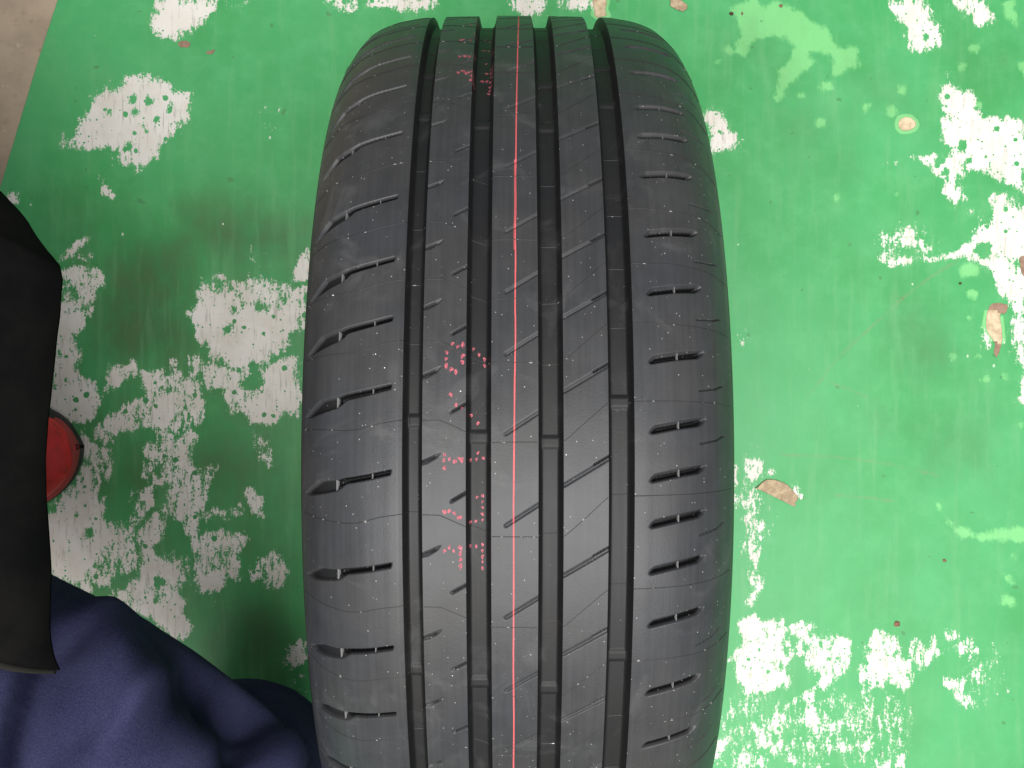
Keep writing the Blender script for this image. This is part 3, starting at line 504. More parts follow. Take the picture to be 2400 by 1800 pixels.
# columns of the tread surface (signed arc positions), dense rows over the part of the ring in sight
half = list(np.arange(0.25, ARC[-1], 0.52)) + [ARC[-1]]
cols = np.array(sorted([-a for a in half] + half))
cut_s = sorted([x for g in GROOVES for x in g])
cut_a = [math.copysign(np.interp(abs(x), PC[:, 0], ARC), x) for x in cut_s]
wall_a = [c + d for c in cut_a for d in (-0.25, 0.0, 0.25)]
cols = np.array(sorted([c for c in cols if min(abs(c - w) for w in wall_a) > 0.16] + wall_a))
def surf(a):
    """arc position -> lateral, drop, outward normal (lateral, radial)"""
    aa = np.abs(a); sg = np.sign(a)
    s = np.interp(aa, ARC, PC[:, 0]); d = np.interp(aa, ARC, PC[:, 1])
    ts = np.interp(aa, ARC, TS); td = np.interp(aa, ARC, TD)
    L = np.hypot(ts, td)
    return s * sg, d, td / L * sg, ts / L
cs, cd, cns, cnr = surf(cols)
rows = np.concatenate([np.arange(-52.0, 78.0, 0.08), np.arange(78.0, 308.0, 1.6)])
NDENSE = len(np.arange(-52.0, 78.0, 0.08))
rt = np.radians(rows) * R0
base_d = groove_depth(cs)
DEP = np.repeat(base_d[None, :], len(rows), axis=0)
for ft in FEAT:
    p = np.array(ft[1]); pad = 1.5 * ft[2] + ft[4] + 0.8
    i0, i1 = np.searchsorted(rt, [p[:, 1].min() - pad, p[:, 1].max() + pad])
    i1 = min(i1, NDENSE)
    j0, j1 = np.searchsorted(cs, [p[:, 0].min() - pad, p[:, 0].max() + pad])
    if i1 <= i0 or j1 <= j0: continue
    S, Tm = np.meshgrid(cs[j0:j1], rt[i0:i1])
    blk = DEP[i0:i1, j0:j1].copy()
    carve(S, Tm, blk, [ft])
    DEP[i0:i1, j0:j1] = blk

def place(s, d, ns, nr, dep, ang):
    """surface point -> tyre-local metres"""
    ss = s - dep * ns
    r = R0 - d - dep * nr
    return np.stack([ss / 1000, r * np.sin(ang) / 1000, (R0 + r * np.cos(ang)) / 1000], axis=-1)

ANG = np.radians(rows)[:, None]
# gentle unevenness of moulded rubber
wob = (vnoise(np.repeat(cs[None, :] / 9, len(rows), 0), np.repeat(rt[:, None] / 14, len(cs), 1), 3) - 0.5) * 0.10
P = place(cs[None, :], cd[None, :], cns[None, :], cnr[None, :], DEP + wob, ANG)

cut_idx = [int(np.argmin(np.abs(cols - c))) for c in cut_a]
bounds = [0] + cut_idx + [len(cols) - 1]
names = ['shoulder_rib', 'groove', 'tread_rib', 'groove', 'tread_rib', 'groove', 'tread_rib', 'groove', 'shoulder_rib']
strip_objs = []
for k, nm in enumerate(names):
    a, b = bounds[k], bounds[k + 1]
    Vs = P[:, a:b + 1].reshape(-1, 3)
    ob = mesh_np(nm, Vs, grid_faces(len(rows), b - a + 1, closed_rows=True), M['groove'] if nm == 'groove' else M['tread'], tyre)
    if nm != 'groove':                       # bare rubber in the moulded slots, with shade painted in by depth
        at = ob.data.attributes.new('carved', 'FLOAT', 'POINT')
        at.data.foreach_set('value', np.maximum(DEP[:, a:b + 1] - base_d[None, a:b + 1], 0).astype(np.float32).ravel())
    strip_objs.append(ob)
strip_objs[4]['label'] = 'centre rib with the red line and slanted sipes'
strip_objs[0]['label'] = 'left shoulder with long stepped slots'
strip_objs[8]['label'] = 'right shoulder with short slanted slots'

def depth_at(s, tm):
    """carved depth at scattered points"""
    s = np.asarray(s, float); tm = np.asarray(tm, float)
    D = groove_depth(s)
    for ft in FEAT:
        p = np.array(ft[1]); pad = 1.5 * ft[2] + ft[4] + 0.8
        m = (s > p[:, 0].min() - pad) & (s < p[:, 0].max() + pad) & (tm > p[:, 1].min() - pad) & (tm < p[:, 1].max() + pad)
        if m.any():
            blk = D[m].copy(); carve(s[m], tm[m], blk, [ft]); D[m] = blk
    return D
def on_tread(s, tm, lift):
    s = np.asarray(s, float); tm = np.asarray(tm, float)
    a = np.sign(s) * np.interp(np.abs(s), PC[:, 0], ARC)
    s2, d, ns, nr = surf(a)
    w = (vnoise(s / 9, tm / 14, 3) - 0.5) * 0.10
    return place(s2, d, ns, nr, depth_at(s, tm) + w - lift, tm / R0)

# thin flash ridges left by the joints of the mould
a_s = np.array([p[0] for p in SEAM_SHAPE]); a_t = np.array([p[1] for p in SEAM_SHAPE])
seam_s = np.arange(-111.5, 111.6, 0.7)
for q, t0 in enumerate(extend(SEAM_T)):
    tt = t0 + np.interp(seam_s, a_s, a_t) + (vnoise(seam_s / 16, np.full_like(seam_s, q * 7.3), 5) - 0.5) * 0.7
    hw = 0.21 + 0.05 * vnoise(seam_s / 6, np.full_like(seam_s, q * 3.1), 8)
    L = [on_tread(seam_s, tt + k * hw, z) for k, z in ((-1, 0.0), (0, 0.26), (1, 0.0))]
    V = np.stack(L, axis=1).reshape(-1, 3)
    mesh_np('mould_seam', V, grid_faces(len(seam_s), 3, flip=True), M['seam'], tyre, smooth=False)

# tread wear bars on the groove floors
for gi, lst in enumerate(WEAR):
    a, b = GROOVES[gi]
    ss = np.linspace(a + 1.2, b - 1.2, 19)
    for t0 in lst:
        tv = np.linspace(-4.6, 4.6, 25)
        Sg, Tg = np.meshgrid(ss, t0 + tv)
        side = smooth01(np.minimum(Sg - ss[0], ss[-1] - Sg) / 1.6)
        up = 1.15 * smooth01((4.5 - np.abs(Tg - t0)) / 3.0) * side - 0.05
        V = on_tread(Sg.ravel(), Tg.ravel(), up.ravel())
        mesh_np('wear_bar', V, grid_faces(25, 19), M['groove'], strip_objs[1 + 2 * gi])

# little rubber bridges across the shoulder slots
def slot_bar(parent, s, t_lo, t_hi, w, dep):
    V = []
    for tt in np.linspace(t_lo, t_hi, 5):
        for ds, dd in ((-w, dep + 2.4), (-w, dep), (w, dep), (w, dep + 2.4)):
            aa = math.copysign(np.interp(abs(s + ds), PC[:, 0], ARC), s)
            s2, d, ns, nr = surf(np.array([aa]))
            V.append(place(s2, d, ns, nr, np.array([dd]), np.array([tt / R0]))[0])
    mesh_np('slot_bridge', V, grid_faces(5, 4), M['tie'], parent, smooth=False)
for t0 in LSLOT_T[1:]:
    slot_bar(strip_objs[0], -72.6, t0 - 3.7, t0 - 1.0, 0.17, 0.8)
    slot_bar(strip_objs[0], -91.6, t0 - 10.3, t0 - 4.8, 0.17, 1.0)
for t0 in RSLOT_T[2:]:
    slot_bar(strip_objs[8], 80.5, t0 + 2.4, t0 + 6.2, 0.17, 0.8)

# the red line painted round the centre rib
red = sorted(RED, key=lambda p: p[1])
r_t = np.array([p[1] for p in red]); r_s = np.array([p[0] for p in red])
lt = np.arange(-345, 440, 0.6)
ls = np.interp(lt, r_t, r_s)
ls = np.convolve(np.pad(ls, 20, mode='edge'), np.ones(41) / 41, mode='valid') * 0.75 + ls * 0.25
ls = ls + (vnoise(lt / 5, lt * 0, 21) - 0.5) * 0.05
lw = 0.35 + 0.07 * (vnoise(lt / 11, lt * 0, 22) - 0.5)
thin = smooth01((lt - 118) / 8) * smooth01((172 - lt) / 10)
lw = lw * (1 - 0.30 * thin)
V = np.stack([on_tread(ls + k * lw, lt, 0.07) for k in (-1, -0.33, 0.33, 1)], axis=1).reshape(-1, 3)
mesh_np('red_line', V, grid_faces(len(lt), 4), M['line'], tyre)
# where the paint ran into a second thin strand
sel = (lt > 118) & (lt < 176)
V = np.stack([on_tread(ls[sel] - 0.66 + k * 0.16, lt[sel], 0.075) for k in (-1, 1)], axis=1).reshape(-1, 3)
mesh_np('red_line_strand', V, grid_faces(int(sel.sum()), 2), M['line'], tyre)

# stamped dot-matrix characters in pink ink: each character one part
rnd = random.Random(4)
for ci, dots in enumerate(INK):
    for lift in (0.085,):
        Vs, Fs = [], []
        for (s, t0) in dots:
            deep = any(a < s < b for a, b in GROOVES)
            r = rnd.uniform(0.75, 1.15) * (0.70 if deep else 0.95) * (1.45 if ci >= 5 else 1.0)
            n = 12
            ph = rnd.uniform(0, 6)
            ang = np.arange(n) / n * 2 * math.pi
            rad = r * (1 + 0.16 * np.sin(ang * 2 + ph) + 0.12 * np.sin(ang * 3 + 2 * ph))
            px = s + rad * np.cos(ang); pt = t0 + rad * 1.12 * np.sin(ang)
            k = np.argmin(pt); pt[k] -= rnd.uniform(0.2, 0.9)      # a small run of ink
            i0 = len(Vs)
            Vs += list(on_tread(np.append(px * .5 + s * .5, np.append(px, s)), np.append(pt * .5 + t0 * .5, np.append(pt, t0)), lift))
            for q in range(n):
                q2 = (q + 1) % n
                Fs.append((i0 + q, i0 + n + q, i0 + n + q2)); Fs.append((i0 + q, i0 + n + q2, i0 + q2)); Fs.append((i0 + 2 * n, i0 + q, i0 + q2))
        ob = mesh_np('ink_mark', np.array(Vs), np.array(Fs), M['ink'], tyre)

# sidewalls, bead and inner liner
SIDE = [(113.0, 33.0), (113.9, 35.2), (112.9, 36.6), (113.2, 44), (113.0, 52), (111.6, 62), (110.9, 63.2), (110.2, 66), (106.5, 78), (103.2, 86), (104.6, 88), (104.0, 91), (100.5, 96), (95, 100.5), (88, 102), (84, 100), (88, 92), (96, 78), (102, 60), (103, 44), (100, 30), (90, 19), (70, 13.5), (35, 12.2), (0, 12.0)]
ring = np.radians(np.arange(0, 360, 1.0))
for sg in (-1, 1):
    a = np.array(SIDE[:15]); 
    Vs = np.stack([np.stack([np.full_like(ring, sg * s / 1000), (R0 - d) / 1000 * np.sin(ring), (R0 + (R0 - d) * np.cos(ring)) / 1000], axis=-1) for s, d in a], axis=1)
    mesh_np('sidewall', Vs.reshape(-1, 3), grid_faces(len(ring), len(a), True, flip=(sg < 0)), M['side'], tyre)
a = np.array(SIDE[14:] + [(-s, d) for s, d in SIDE[14:-1][::-1]])
Vs = np.stack([np.stack([np.full_like(ring, s / 1000), (R0 - d) / 1000 * np.sin(ring), (R0 + (R0 - d) * np.cos(ring)) / 1000], axis=-1) for s, d in a], axis=1)
mesh_np('inner_liner', Vs.reshape(-1, 3), grid_faces(len(ring), len(a), True), M['side'], tyre)

# ------------------------------------------------------------------ person crouching beside the tyre (only legs, apron and shoe come into view)
def cloth_material(name, a, b, weave, sheen, tint, lint=0.0):
    t = NT(name)
    o = t.coords()
    w = t.noise(o, weave, 2, 0.6)
    n = t.noise(o, 22, 4, 0.6)
    col = t.mix(t.ramp(n, 0.35, 0.68), a, b)
    col = t.mix(t.ramp(w, 0.35, 0.7, 0.0, 0.35), col, tint)
    if lint:
        v = t.voro(o, 45)
        sp = t.n('ShaderNodeSeparateColor'); t.t.links.new(v.outputs['Color'], sp.inputs[0])
        lim = t.ramp(sp.outputs[0], 0.9, 1.0, 0.0, 0.022)
        col = t.mix(t.math('LESS_THAN', v.outputs['Distance'], lim), col, (0.5, 0.5, 0.5))
    nrm = t.bump(w, 0.5, 0.0006)
    return t.out(col, 0.95, 0.03, nrm, **{'Sheen Weight': sheen, 'Sheen Roughness': 0.5})
M['navy'] = cloth_material('navy_cotton', (0.021, 0.022, 0.056), (0.030, 0.031, 0.072), 900, 0.0, (0.060, 0.060, 0.118), 0.3)
M['black_cloth'] = cloth_material('black_cotton', (0.004, 0.004, 0.0042), (0.008, 0.0076, 0.007), 1300, 0.0, (0.008, 0.008, 0.0085), 1.0)

person = empty('person', (-0.60, -0.16, 0.0), 'person at the left edge in navy trousers, a black garment flap and a red shoe', 'person')
PO = np.array([-0.60, -0.16, 0.0])

def chain(bm, pts, seg=28):
    """capsule chain: pts (x, y, z, r), world"""
    rings = []
    n = len(pts)
    dense = []
    for i in range(n - 1):
        p0 = pts[max(i - 1, 0)]; p1 = pts[i]; p2 = pts[i + 1]; p3 = pts[min(i + 2, n - 1)]
        for u in np.linspace(0, 1, 9)[:-1]:
            dense.append([0.5 * ((2 * p1[k]) + (-p0[k] + p2[k]) * u + (2 * p0[k] - 5 * p1[k] + 4 * p2[k] - p3[k]) * u * u + (-p0[k] + 3 * p1[k] - 3 * p2[k] + p3[k]) * u ** 3) for k in range(4)])
    dense.append(list(pts[-1]))
    for i, p in enumerate(dense):
        bmesh.ops.create_icosphere(bm, subdivisions=3, radius=p[3], matrix=__import__('mathutils').Matrix.Translation(p[:3]))

def remeshed(bm, voxel, smooth_it):
    me = bpy.data.meshes.new('tmp'); bm.to_mesh(me); bm.free()
    ob = bpy.data.objects.new('tmp', me); sc.collection.objects.link(ob)
    md = ob.modifiers.new('r', 'REMESH'); md.mode = 'VOXEL'; md.voxel_size = voxel
    sm = ob.modifiers.new('s', 'SMOOTH'); sm.factor = 0.6; sm.iterations = smooth_it
    dg = bpy.context.evaluated_depsgraph_get(); dg.update()
    ev = ob.evaluated_get(dg).to_mesh()
    V = np.empty(len(ev.vertices) * 3, dtype=np.float32); ev.vertices.foreach_get('co', V)
    N = np.empty(len(ev.vertices) * 3, dtype=np.float32); ev.vertices.foreach_get('normal', N)
    F = np.array([list(p.vertices) for p in ev.polygons if len(p.vertices) == 4], dtype=np.int32)
    ob.evaluated_get(dg).to_mesh_clear()
    bpy.data.objects.remove(ob); bpy.data.meshes.remove(me)
    return V.reshape(-1, 3).astype(float), N.reshape(-1, 3).astype(float), F

bm = bmesh.new()
chain(bm, [(-0.80, -0.05, 0.36, .150), (-0.66, -0.10, 0.40, .142), (-0.47, -0.195, 0.43, .128), (-0.325, -0.258, 0.43, .115), (-0.242, -0.308, 0.39, .098)])
chain(bm, [(-0.242, -0.308, 0.39, .098), (-0.250, -0.345, 0.30, .088), (-0.246, -0.366, 0.18, .098), (-0.27, -0.43, 0.09, .080)])
chain(bm, [(-0.80, -0.05, 0.36, .150), (-0.70, 0.06, 0.42, .125), (-0.55, 0.10, 0.45, .10), (-0.47, 0.085, 0.43, .075)])
chain(bm, [(-0.47, 0.085, 0.43, .075), (-0.52, 0.04, 0.30, .075), (-0.60, -0.02, 0.16, .078), (-0.635, -0.05, 0.10, .074)])
V, N, F = remeshed(bm, 0.005, 10)
z5 = 0.000262
def plan(px, py, k=z5): return ((px - 1200) * k, (900 - py) * k)
def fold(pts, width, amp, zlo=0.30, zhi=9.0, ratio=1.0):
    """a crease (amp < 0) or ridge (amp > 0) along a line in plan; ratio sharpens its right-hand side"""
    pts = [tuple(p) for p in pts]
    best = np.full(len(V), 1e9); sgn = np.zeros(len(V)); run = np.zeros(len(V))
    tot = sum(math.hypot(b[0] - a[0], b[1] - a[1]) for a, b in zip(pts[:-1], pts[1:])); acc = 0
    for (x0, y0), (x1, y1) in zip(pts[:-1], pts[1:]):
        dx, dy = x1 - x0, y1 - y0; L = math.hypot(dx, dy)
        uu = np.clip(((V[:, 0] - x0) * dx + (V[:, 1] - y0) * dy) / (L * L), 0, 1)
        d = np.hypot(V[:, 0] - x0 - uu * dx, V[:, 1] - y0 - uu * dy)
        m = d < best
        best = np.where(m, d, best); sgn = np.where(m, dx * (V[:, 1] - y0) - dy * (V[:, 0] - x0), sgn)
        run = np.where(m, (acc + uu * L) / tot, run); acc += L
    w = np.where(sgn > 0, width, width * ratio)
    ends = smooth01(run / 0.16) * smooth01((1 - run) / 0.16)
    return amp * np.exp(-(best / w) ** 2) * ends * smooth01((V[:, 2] - zlo) / 0.06) * smooth01((zhi - V[:, 2]) / 0.04) * smooth01((N[:, 2] + 0.25) / 0.3)
dz = np.zeros(len(V))
dz += fold([plan(120, 1400), plan(230, 1500), plan(330, 1590), plan(430, 1680), plan(500, 1760), plan(530, 1900), plan(520, 2000)], 0.013, -0.020)
dz += fold([plan(250, 1430), plan(380, 1500), plan(480, 1590), plan(550, 1700), plan(590, 1850), plan(590, 2000)], 0.016, 0.012)
dz += fold([plan(60, 1200), plan(125, 1380), plan(190, 1530), plan(250, 1650), plan(300, 1740)], 0.034, 0.020, ratio=0.35)
dz += fold([plan(104, 1480), plan(100, 1600), plan(97, 1700), plan(98, 1800), plan(100, 1900)], 0.017, -0.014, ratio=0.4)
dz += fold([plan(45, 1500), plan(40, 1650), plan(34, 1800), plan(30, 1950)], 0.018, 0.010)
dz += fold([plan(200, 1700), plan(320, 1770), plan(420, 1830), plan(460, 1950)], 0.026, 0.010)
dz += fold([plan(400, 1720), plan(480, 1735), plan(525, 1790), plan(540, 1880)], 0.007, -0.008)
k2 = 0.000385
dz += fold([plan(600, 1530, k2), plan(655, 1640, k2), plan(668, 1750, k2), plan(668, 1900, k2)], 0.012, -0.014, 0.10, 0.29)
dz += fold([plan(560, 1560, k2), plan(610, 1660, k2), plan(625, 1800, k2), plan(625, 1900, k2)], 0.012, 0.009, 0.10, 0.29)
nz = np.array([mnoise.noise((v[0] * 9, v[1] * 9, v[2] * 6)) * 0.005 for v in V])
V = V + N * (dz * 1.6 + nz)[:, None]
# ease the creases
nb_sum = np.zeros_like(V); nb_n = np.zeros(len(V))
for it in range(2):
    nb_sum[:] = 0; nb_n[:] = 0
    for a, c in ((0, 1), (1, 2), (2, 3), (3, 0)):
        np.add.at(nb_sum, F[:, a], V[F[:, c]]); np.add.at(nb_sum, F[:, c], V[F[:, a]])
        np.add.at(nb_n, F[:, a], 1); np.add.at(nb_n, F[:, c], 1)
    V = V * 0.5 + 0.5 * nb_sum / np.maximum(nb_n, 1)[:, None]
V[:, 2] = np.maximum(V[:, 2], 0.012)
mesh_np('trousers', V - PO, F, M['navy'], person)

# apron flap hanging across the lap
EDGE = [(-420, 120), (-160, 300), (0, 450), (60, 520), (108, 588), (136, 622), (144, 655), (138, 710), (131, 800), (120, 900), (112, 985), (106, 1080), (105, 1180), (109, 1270), (113, 1360), (112, 1440), (108, 1520), (105, 1592)]
kz = 0.0002496
E = np.array([((x - 1200) * kz, (900 - y) * kz) for x, y in EDGE])
seg = np.concatenate([[0], np.cumsum(np.hypot(*np.diff(E, axis=0).T))])
u = np.linspace(0, seg[-1], 150)
ex = np.interp(u, seg, E[:, 0]); ey = np.interp(u, seg, E[:, 1])
ex = ex + 0.0012 * (vnoise(u * 60, u * 0, 31) - 0.5) + 0.002 * (vnoise(u * 22, u * 0, 32) - 0.5)
nv = 60
vv = np.linspace(0, 1, nv)
top = np.zeros((len(u), nv, 3))
for i in range(len(u)):
    for j, v in enumerate(vv):
        x = ex[i] - v * 0.42
        y = ey[i] + v * 0.26
        z = 0.566 + 0.10 * v - 0.035 * math.exp(-v / 0.035) + 0.012 * math.sin(y * 40 + v * 3) * min(1, v * 5)
        z += 0.010 * math.exp(-((v - 0.09) / 0.03) ** 2) * math.sin(y * 26 + 1.0)
        z -= 0.02 * math.exp(-(u[-1] - u[i]) / 0.02)
        top[i, j] = (x, y, z)
bot = top.copy(); bot[:, :, 2] -= 0.0022
nU = len(u)
VA = np.concatenate([top.reshape(-1, 3), bot.reshape(-1, 3)])
fa = grid_faces(nU, nv, flip=False); fb = grid_faces(nU, nv, flip=True) + nU * nv
rim = []
def idx(i, j, l): return l * nU * nv + i * nv + j
for i in range(nU - 1):
    rim.append((idx(i, 0, 0), idx(i + 1, 0, 0), idx(i + 1, 0, 1), idx(i, 0, 1))); rim.append((idx(i, nv - 1, 0), idx(i, nv - 1, 1), idx(i + 1, nv - 1, 1), idx(i + 1, nv - 1, 0)))
for j in range(nv - 1):
    rim.append((idx(0, j, 0), idx(0, j, 1), idx(0, j + 1, 1), idx(0, j + 1, 0))); rim.append((idx(nU - 1, j, 0), idx(nU - 1, j + 1, 0), idx(nU - 1, j + 1, 1), idx(nU - 1, j, 1)))
apron = mesh_np('apron', VA - PO, np.concatenate([fa, fb, np.array(rim)]), M['black_cloth'], person)
# rolled hem along the lower edge
t = NT('apron_hem'); M['hem'] = t.out((0.020, 0.019, 0.017), 0.9, 0.1)
hv = []
for j in range(nv):
    c = top[nU - 1, j]
    for q in range(8):
        a = q / 8 * 2 * math.pi
        g = 0.35 + min(1.0, j / 14)
        hv.append((c[0] - 0.003, c[1] - 0.003 * g + 0.0045 * g * math.cos(a), c[2] - 0.002 + 0.0022 * math.sin(a)))
hf = []
for j in range(nv - 1):
    for q in range(8):
        hf.append((j * 8 + q, j * 8 + (q + 1) % 8, (j + 1) * 8 + (q + 1) % 8, (j + 1) * 8 + q))
mesh_np('hem', np.array(hv) - PO, np.array(hf), M['hem'], apron)

# shoes: lofted upper, rubber toe bumper and sole
t = NT('red_leather')
o = t.coords(); n1 = t.noise(o, 55, 4, 0.65); n2 = t.noise(o, 260, 3, 0.6)
col = t.mix(t.ramp(n1, 0.35, 0.65), (0.74, 0.036, 0.034), (0.58, 0.028, 0.028))
col = t.mix(t.ramp(n1, 0.60, 0.70, 0, 0.6), col, (0.07, 0.02, 0.018))
M['red'] = t.out(col, 0.42, 0.45, t.bump(n2, 0.15, 0.0006))
t = NT('black_sole'); M['sole'] = t.out((0.020, 0.020, 0.021), 0.55, 0.4)
t = NT('red_welt'); n1 = t.noise(t.coords(), 240, 3, 0.6); M['welt'] = t.out(t.mix(n1, (0.42, 0.07, 0.06), (0.30, 0.05, 0.045)), 0.7, 0.3)

def shoe(cx, cy, rot, flip=1):
    """cx, cy: toe tip; points along local +x"""
    root = bpy.data.objects.new('shoe', None); root.empty_display_size = 0.03
    link(root, person)
    root.location = (cx - PO[0], cy - PO[1], 0); root.rotation_euler = (0, 0, rot)
    L = 0.285
    def outline(xx):                        # half width at distance back from the toe
        k = np.clip(xx / 0.062, 0, 1)
        w = 0.051 * np.sqrt(1 - (1 - k) ** 2)
        w = w - 0.014 * smooth01((xx - 0.08) / 0.08) + 0.006 * smooth01((xx - 0.17) / 0.06)
        b = np.clip((L - xx) / 0.04, 0, 1)
        return np.maximum(w * np.sqrt(1 - (1 - b) ** 2), 0.0008)
    xs = L * (0.5 - 0.5 * np.cos(np.linspace(0, math.pi, 44)))
    def loft(name, zs, grow, mat, hmax=None):
        rowsV = []
        nseg = 30
        for x in xs:
            w = outline(np.array([x]))[0] + grow
            top = hmax(x) if hmax else zs[1]
            if hmax:
                kk = min(1.0, x / 0.045); top = zs[0] + 0.004 + (top - zs[0] - 0.004) * math.sqrt(max(0.0, 1 - (1 - kk) ** 2))
            for q in range(nseg):
                a = q / nseg * 2 * math.pi
                c, s = math.cos(a), math.sin(a)
                y = w * math.copysign(abs(c) ** 0.75, c)
                z = zs[0] + (top - zs[0]) * (0.5 + 0.5 * math.copysign(abs(s) ** 0.8, s))
                rowsV.append((-(x - grow * 1.0 * (1 if x < L / 2 else -1) * (1 - min(1, x / .05))), y * 1.0 - 0.010 * smooth01(np.array(x / L * 2))[()] * flip, z))
        Fq = []
        nr = len(xs)
        for i in range(nr - 1):
            for q in range(nseg):
                Fq.append((i * nseg + q, i * nseg + (q + 1) % nseg, (i + 1) * nseg + (q + 1) % nseg, (i + 1) * nseg + q))
        return mesh_np(name, np.array(rowsV), np.array(Fq), mat, root)
    def hz(x):
        return 0.052 + 0.028 * float(smooth01(np.array((x - 0.01) / 0.07))) + 0.035 * float(smooth01(np.array((x - 0.09) / 0.08)))
    loft('sole', (0.0, 0.020), 0.0012, M['sole'])
    loft('welt', (0.016, 0.030), 0.0022, M['welt'])
    loft('upper', (0.016, 0.06), 0.0, M['red'], hz)
    # toe bumper wrapped round the front outer side
    bv = []; na = 36
    for i in range(na):
        a = math.radians(2 + 140 * i / (na - 1)) * flip
        fade = math.sin(math.pi * min(1, max(0.0, i / (na - 1)))) ** 0.4
        for (dr, z) in ((0.001, 0.002), (0.0035 * fade, 0.014), (0.002 * fade, 0.026), (-0.005, 0.032)):
            rr = 0.0525 + dr - 0.008 * (1 - fade)
            bv.append((-0.056 + rr * 1.08 * math.cos(a), (rr) * math.sin(a) * 0.98, z * (0.35 + 0.65 * fade)))
    mesh_np('toe_bumper', np.array(bv), grid_faces(na, 4, flip=(flip > 0)), M['sole'], root)
    return root
shoe(-0.456, -0.066, math.radians(10), 1)
shoe(-0.12, -0.475, math.radians(-4), -1)

# ------------------------------------------------------------------ dried leaves and crumbs lying on the paint
t = NT('dry_leaf')
o = t.coords(); n1 = t.noise(o, 130, 5, 0.7); n2 = t.noise(o, 420, 4, 0.7)
col = t.mix(t.ramp(n1, 0.34, 0.66), (0.58, 0.45, 0.29), (0.38, 0.28, 0.18))
col = t.mix(t.ramp(n2, 0.58, 0.72, 0, 0.7), col, (0.20, 0.135, 0.085))
col = t.mix(t.ramp(n2, 0.36, 0.28, 0, 0.7), col, (0.62, 0.50, 0.32))
M['leaf'] = t.out(col, 0.8, 0.2, t.bump(n2, 0.6, 0.001))
t = NT('leaf_stalk'); M['stalk'] = t.out((0.15, 0.085, 0.05), 0.8, 0.2)

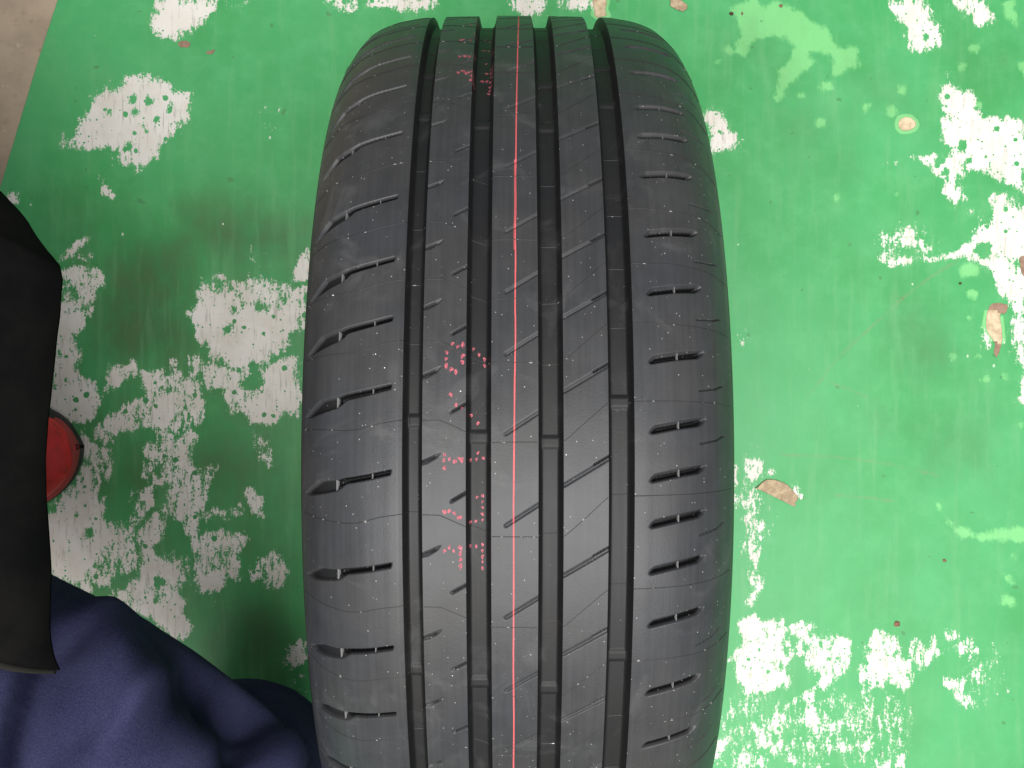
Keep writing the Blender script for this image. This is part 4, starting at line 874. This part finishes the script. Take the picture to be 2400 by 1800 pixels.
def leaf(name, outline, label, curl, mid=None):
    pts = np.array(outline, float)
    c = pts.mean(axis=0)
    # resample the rim, then fill with concentric rings so that it can curl
    P2 = np.vstack([pts, pts[:1]])
    L = np.concatenate([[0], np.cumsum(np.hypot(*np.diff(P2, axis=0).T))])
    q = np.linspace(0, L[-1], 73)[:-1]
    rx = np.interp(q, L, P2[:, 0]) - c[0]; ry = np.interp(q, L, P2[:, 1]) - c[1]
    nr = 9
    top = []
    for k in range(nr):
        f = 1 - k / nr
        for i in range(72):
            x, y = rx[i] * f, ry[i] * f
            z = curl(x, y, f) + 0.5 * mnoise.noise((x * .25, y * .25, 2.0)) + 0.25 * mnoise.noise((x * .7, y * .7, 5.0))
            top.append((x, y, z + 1.1))
    top.append((0, 0, curl(0, 0, 0) + 1.1))
    top = np.array(top)
    n0 = len(top)
    bot = top.copy(); bot[:, 2] -= 0.35
    F = []
    for k in range(nr - 1):
        for i in range(72):
            a, b = k * 72 + i, k * 72 + (i + 1) % 72
            F += [(a, b, b + 72), (a, b + 72, a + 72)]
    for i in range(72):
        F.append(((nr - 1) * 72 + i, (nr - 1) * 72 + (i + 1) % 72, n0 - 1))
    F = np.array(F)
    ar = sum(rx[i] * ry[(i + 1) % 72] - rx[(i + 1) % 72] * ry[i] for i in range(72))
    if ar < 0: F = F[:, ::-1]
    rim = []
    for i in range(72):
        a, b = i, (i + 1) % 72
        rim += [(a, a + n0, b + n0), (a, b + n0, b)]
    FF = np.concatenate([F, F[:, ::-1] + n0, np.array(rim)])
    VV = np.concatenate([top, bot])
    VV[:, 2] = np.maximum(VV[:, 2], 0.12)
    root = empty(name, (c[0] / 1000, c[1] / 1000, 0), label, 'leaf')
    mesh_np('blade', VV / 1000, FF, M['leaf'], root)
    if mid:
        (x0, y0), (x1, y1) = mid
        sv, sf = [], []
        for i in range(12):
            w = i / 11
            x = x0 + (x1 - x0) * w; y = y0 + (y1 - y0) * w
            rr = 0.55 - 0.25 * w
            for k in range(6):
                a = k / 6 * 2 * math.pi
                sv.append((x - c[0] + rr * math.cos(a) * .5, y - c[1] + rr * math.cos(a), 1.15 + rr * math.sin(a)))
        for i in range(11):
            for k in range(6):
                sf.append((i * 6 + k, i * 6 + (k + 1) % 6, i * 6 + 6 + (k + 1) % 6, i * 6 + 6 + k))
        mesh_np('stalk', np.array(sv) / 1000, np.array(sf), M['stalk'], root)
    return root
leaf('dried_leaf', LEAF, 'curled brown dried leaf on the floor right of the tyre', lambda x, y, f: 1.6 * max(0, (x + y * 0.4) / 22) ** 2 * f + 0.8 * f, (LEAF[0], LEAF[4]))
leaf('dried_leaf', LEAF2, 'tan leaf scrap behind the top of the tyre at the picture edge', lambda x, y, f: 1.2 * f * f)
crumb_labels = ['dark brown crumb at the left end of the pale green splash', 'thin brown crumb right of the darkest crumb on the pale splash', 'brown crumb on the upper rim of the pale green splash', 'largest reddish crumb, above the chipped patches lower right of the tyre', 'small reddish crumb alone on the clean green paint at lower right', 'tiny dark crumb beside the leaf-shaped hole in the paint']
t = NT('crumb'); n1 = t.noise(t.coords(), 500, 4, 0.6); M['crumb'] = t.out(t.mix(t.ramp(n1, .35, .65), (0.30, 0.15, 0.10), (0.16, 0.085, 0.06)), 0.85, 0.2)
M['crumb_dark'] = NT('dark_crumb').out((0.07, 0.045, 0.03), 0.85, 0.2)
for i, (x, y, r) in enumerate(CRUMBS):
    rr = random.Random(i + 11)
    n = 10
    V = []
    for lvl, (k, z) in enumerate(((1.0, 0.0), (1.04, 0.35), (0.7, 0.7))):
        rs = random.Random(i + 11)
        for q in range(n):
            a = q / n * 2 * math.pi
            f = rs.uniform(0.7, 1.15) * k * r * 0.5
            V.append((f * math.cos(a) * (0.55 if i == 1 else 1.0), f * math.sin(a) * 0.8, z))
    V.append((0, 0, 0.8))
    F = []
    for l in range(2):
        for q in range(n):
            a, b = l * n + q, l * n + (q + 1) % n
            F += [(a, b, b + n), (a, b + n, a + n)]
    for q in range(n):
        F.append((2 * n + q, 2 * n + (q + 1) % n, 3 * n))
    ob = mesh_np('leaf_crumb', np.array(V) / 1000, np.array(F), M['crumb_dark'] if i in (0, 5) else M['crumb'], smooth=False)
    ob.location = (x / 1000, y / 1000, 0.0002)
    ob['label'] = crumb_labels[i]; ob['category'] = 'crumb'; ob['group'] = 'leaf crumbs scattered on the floor'
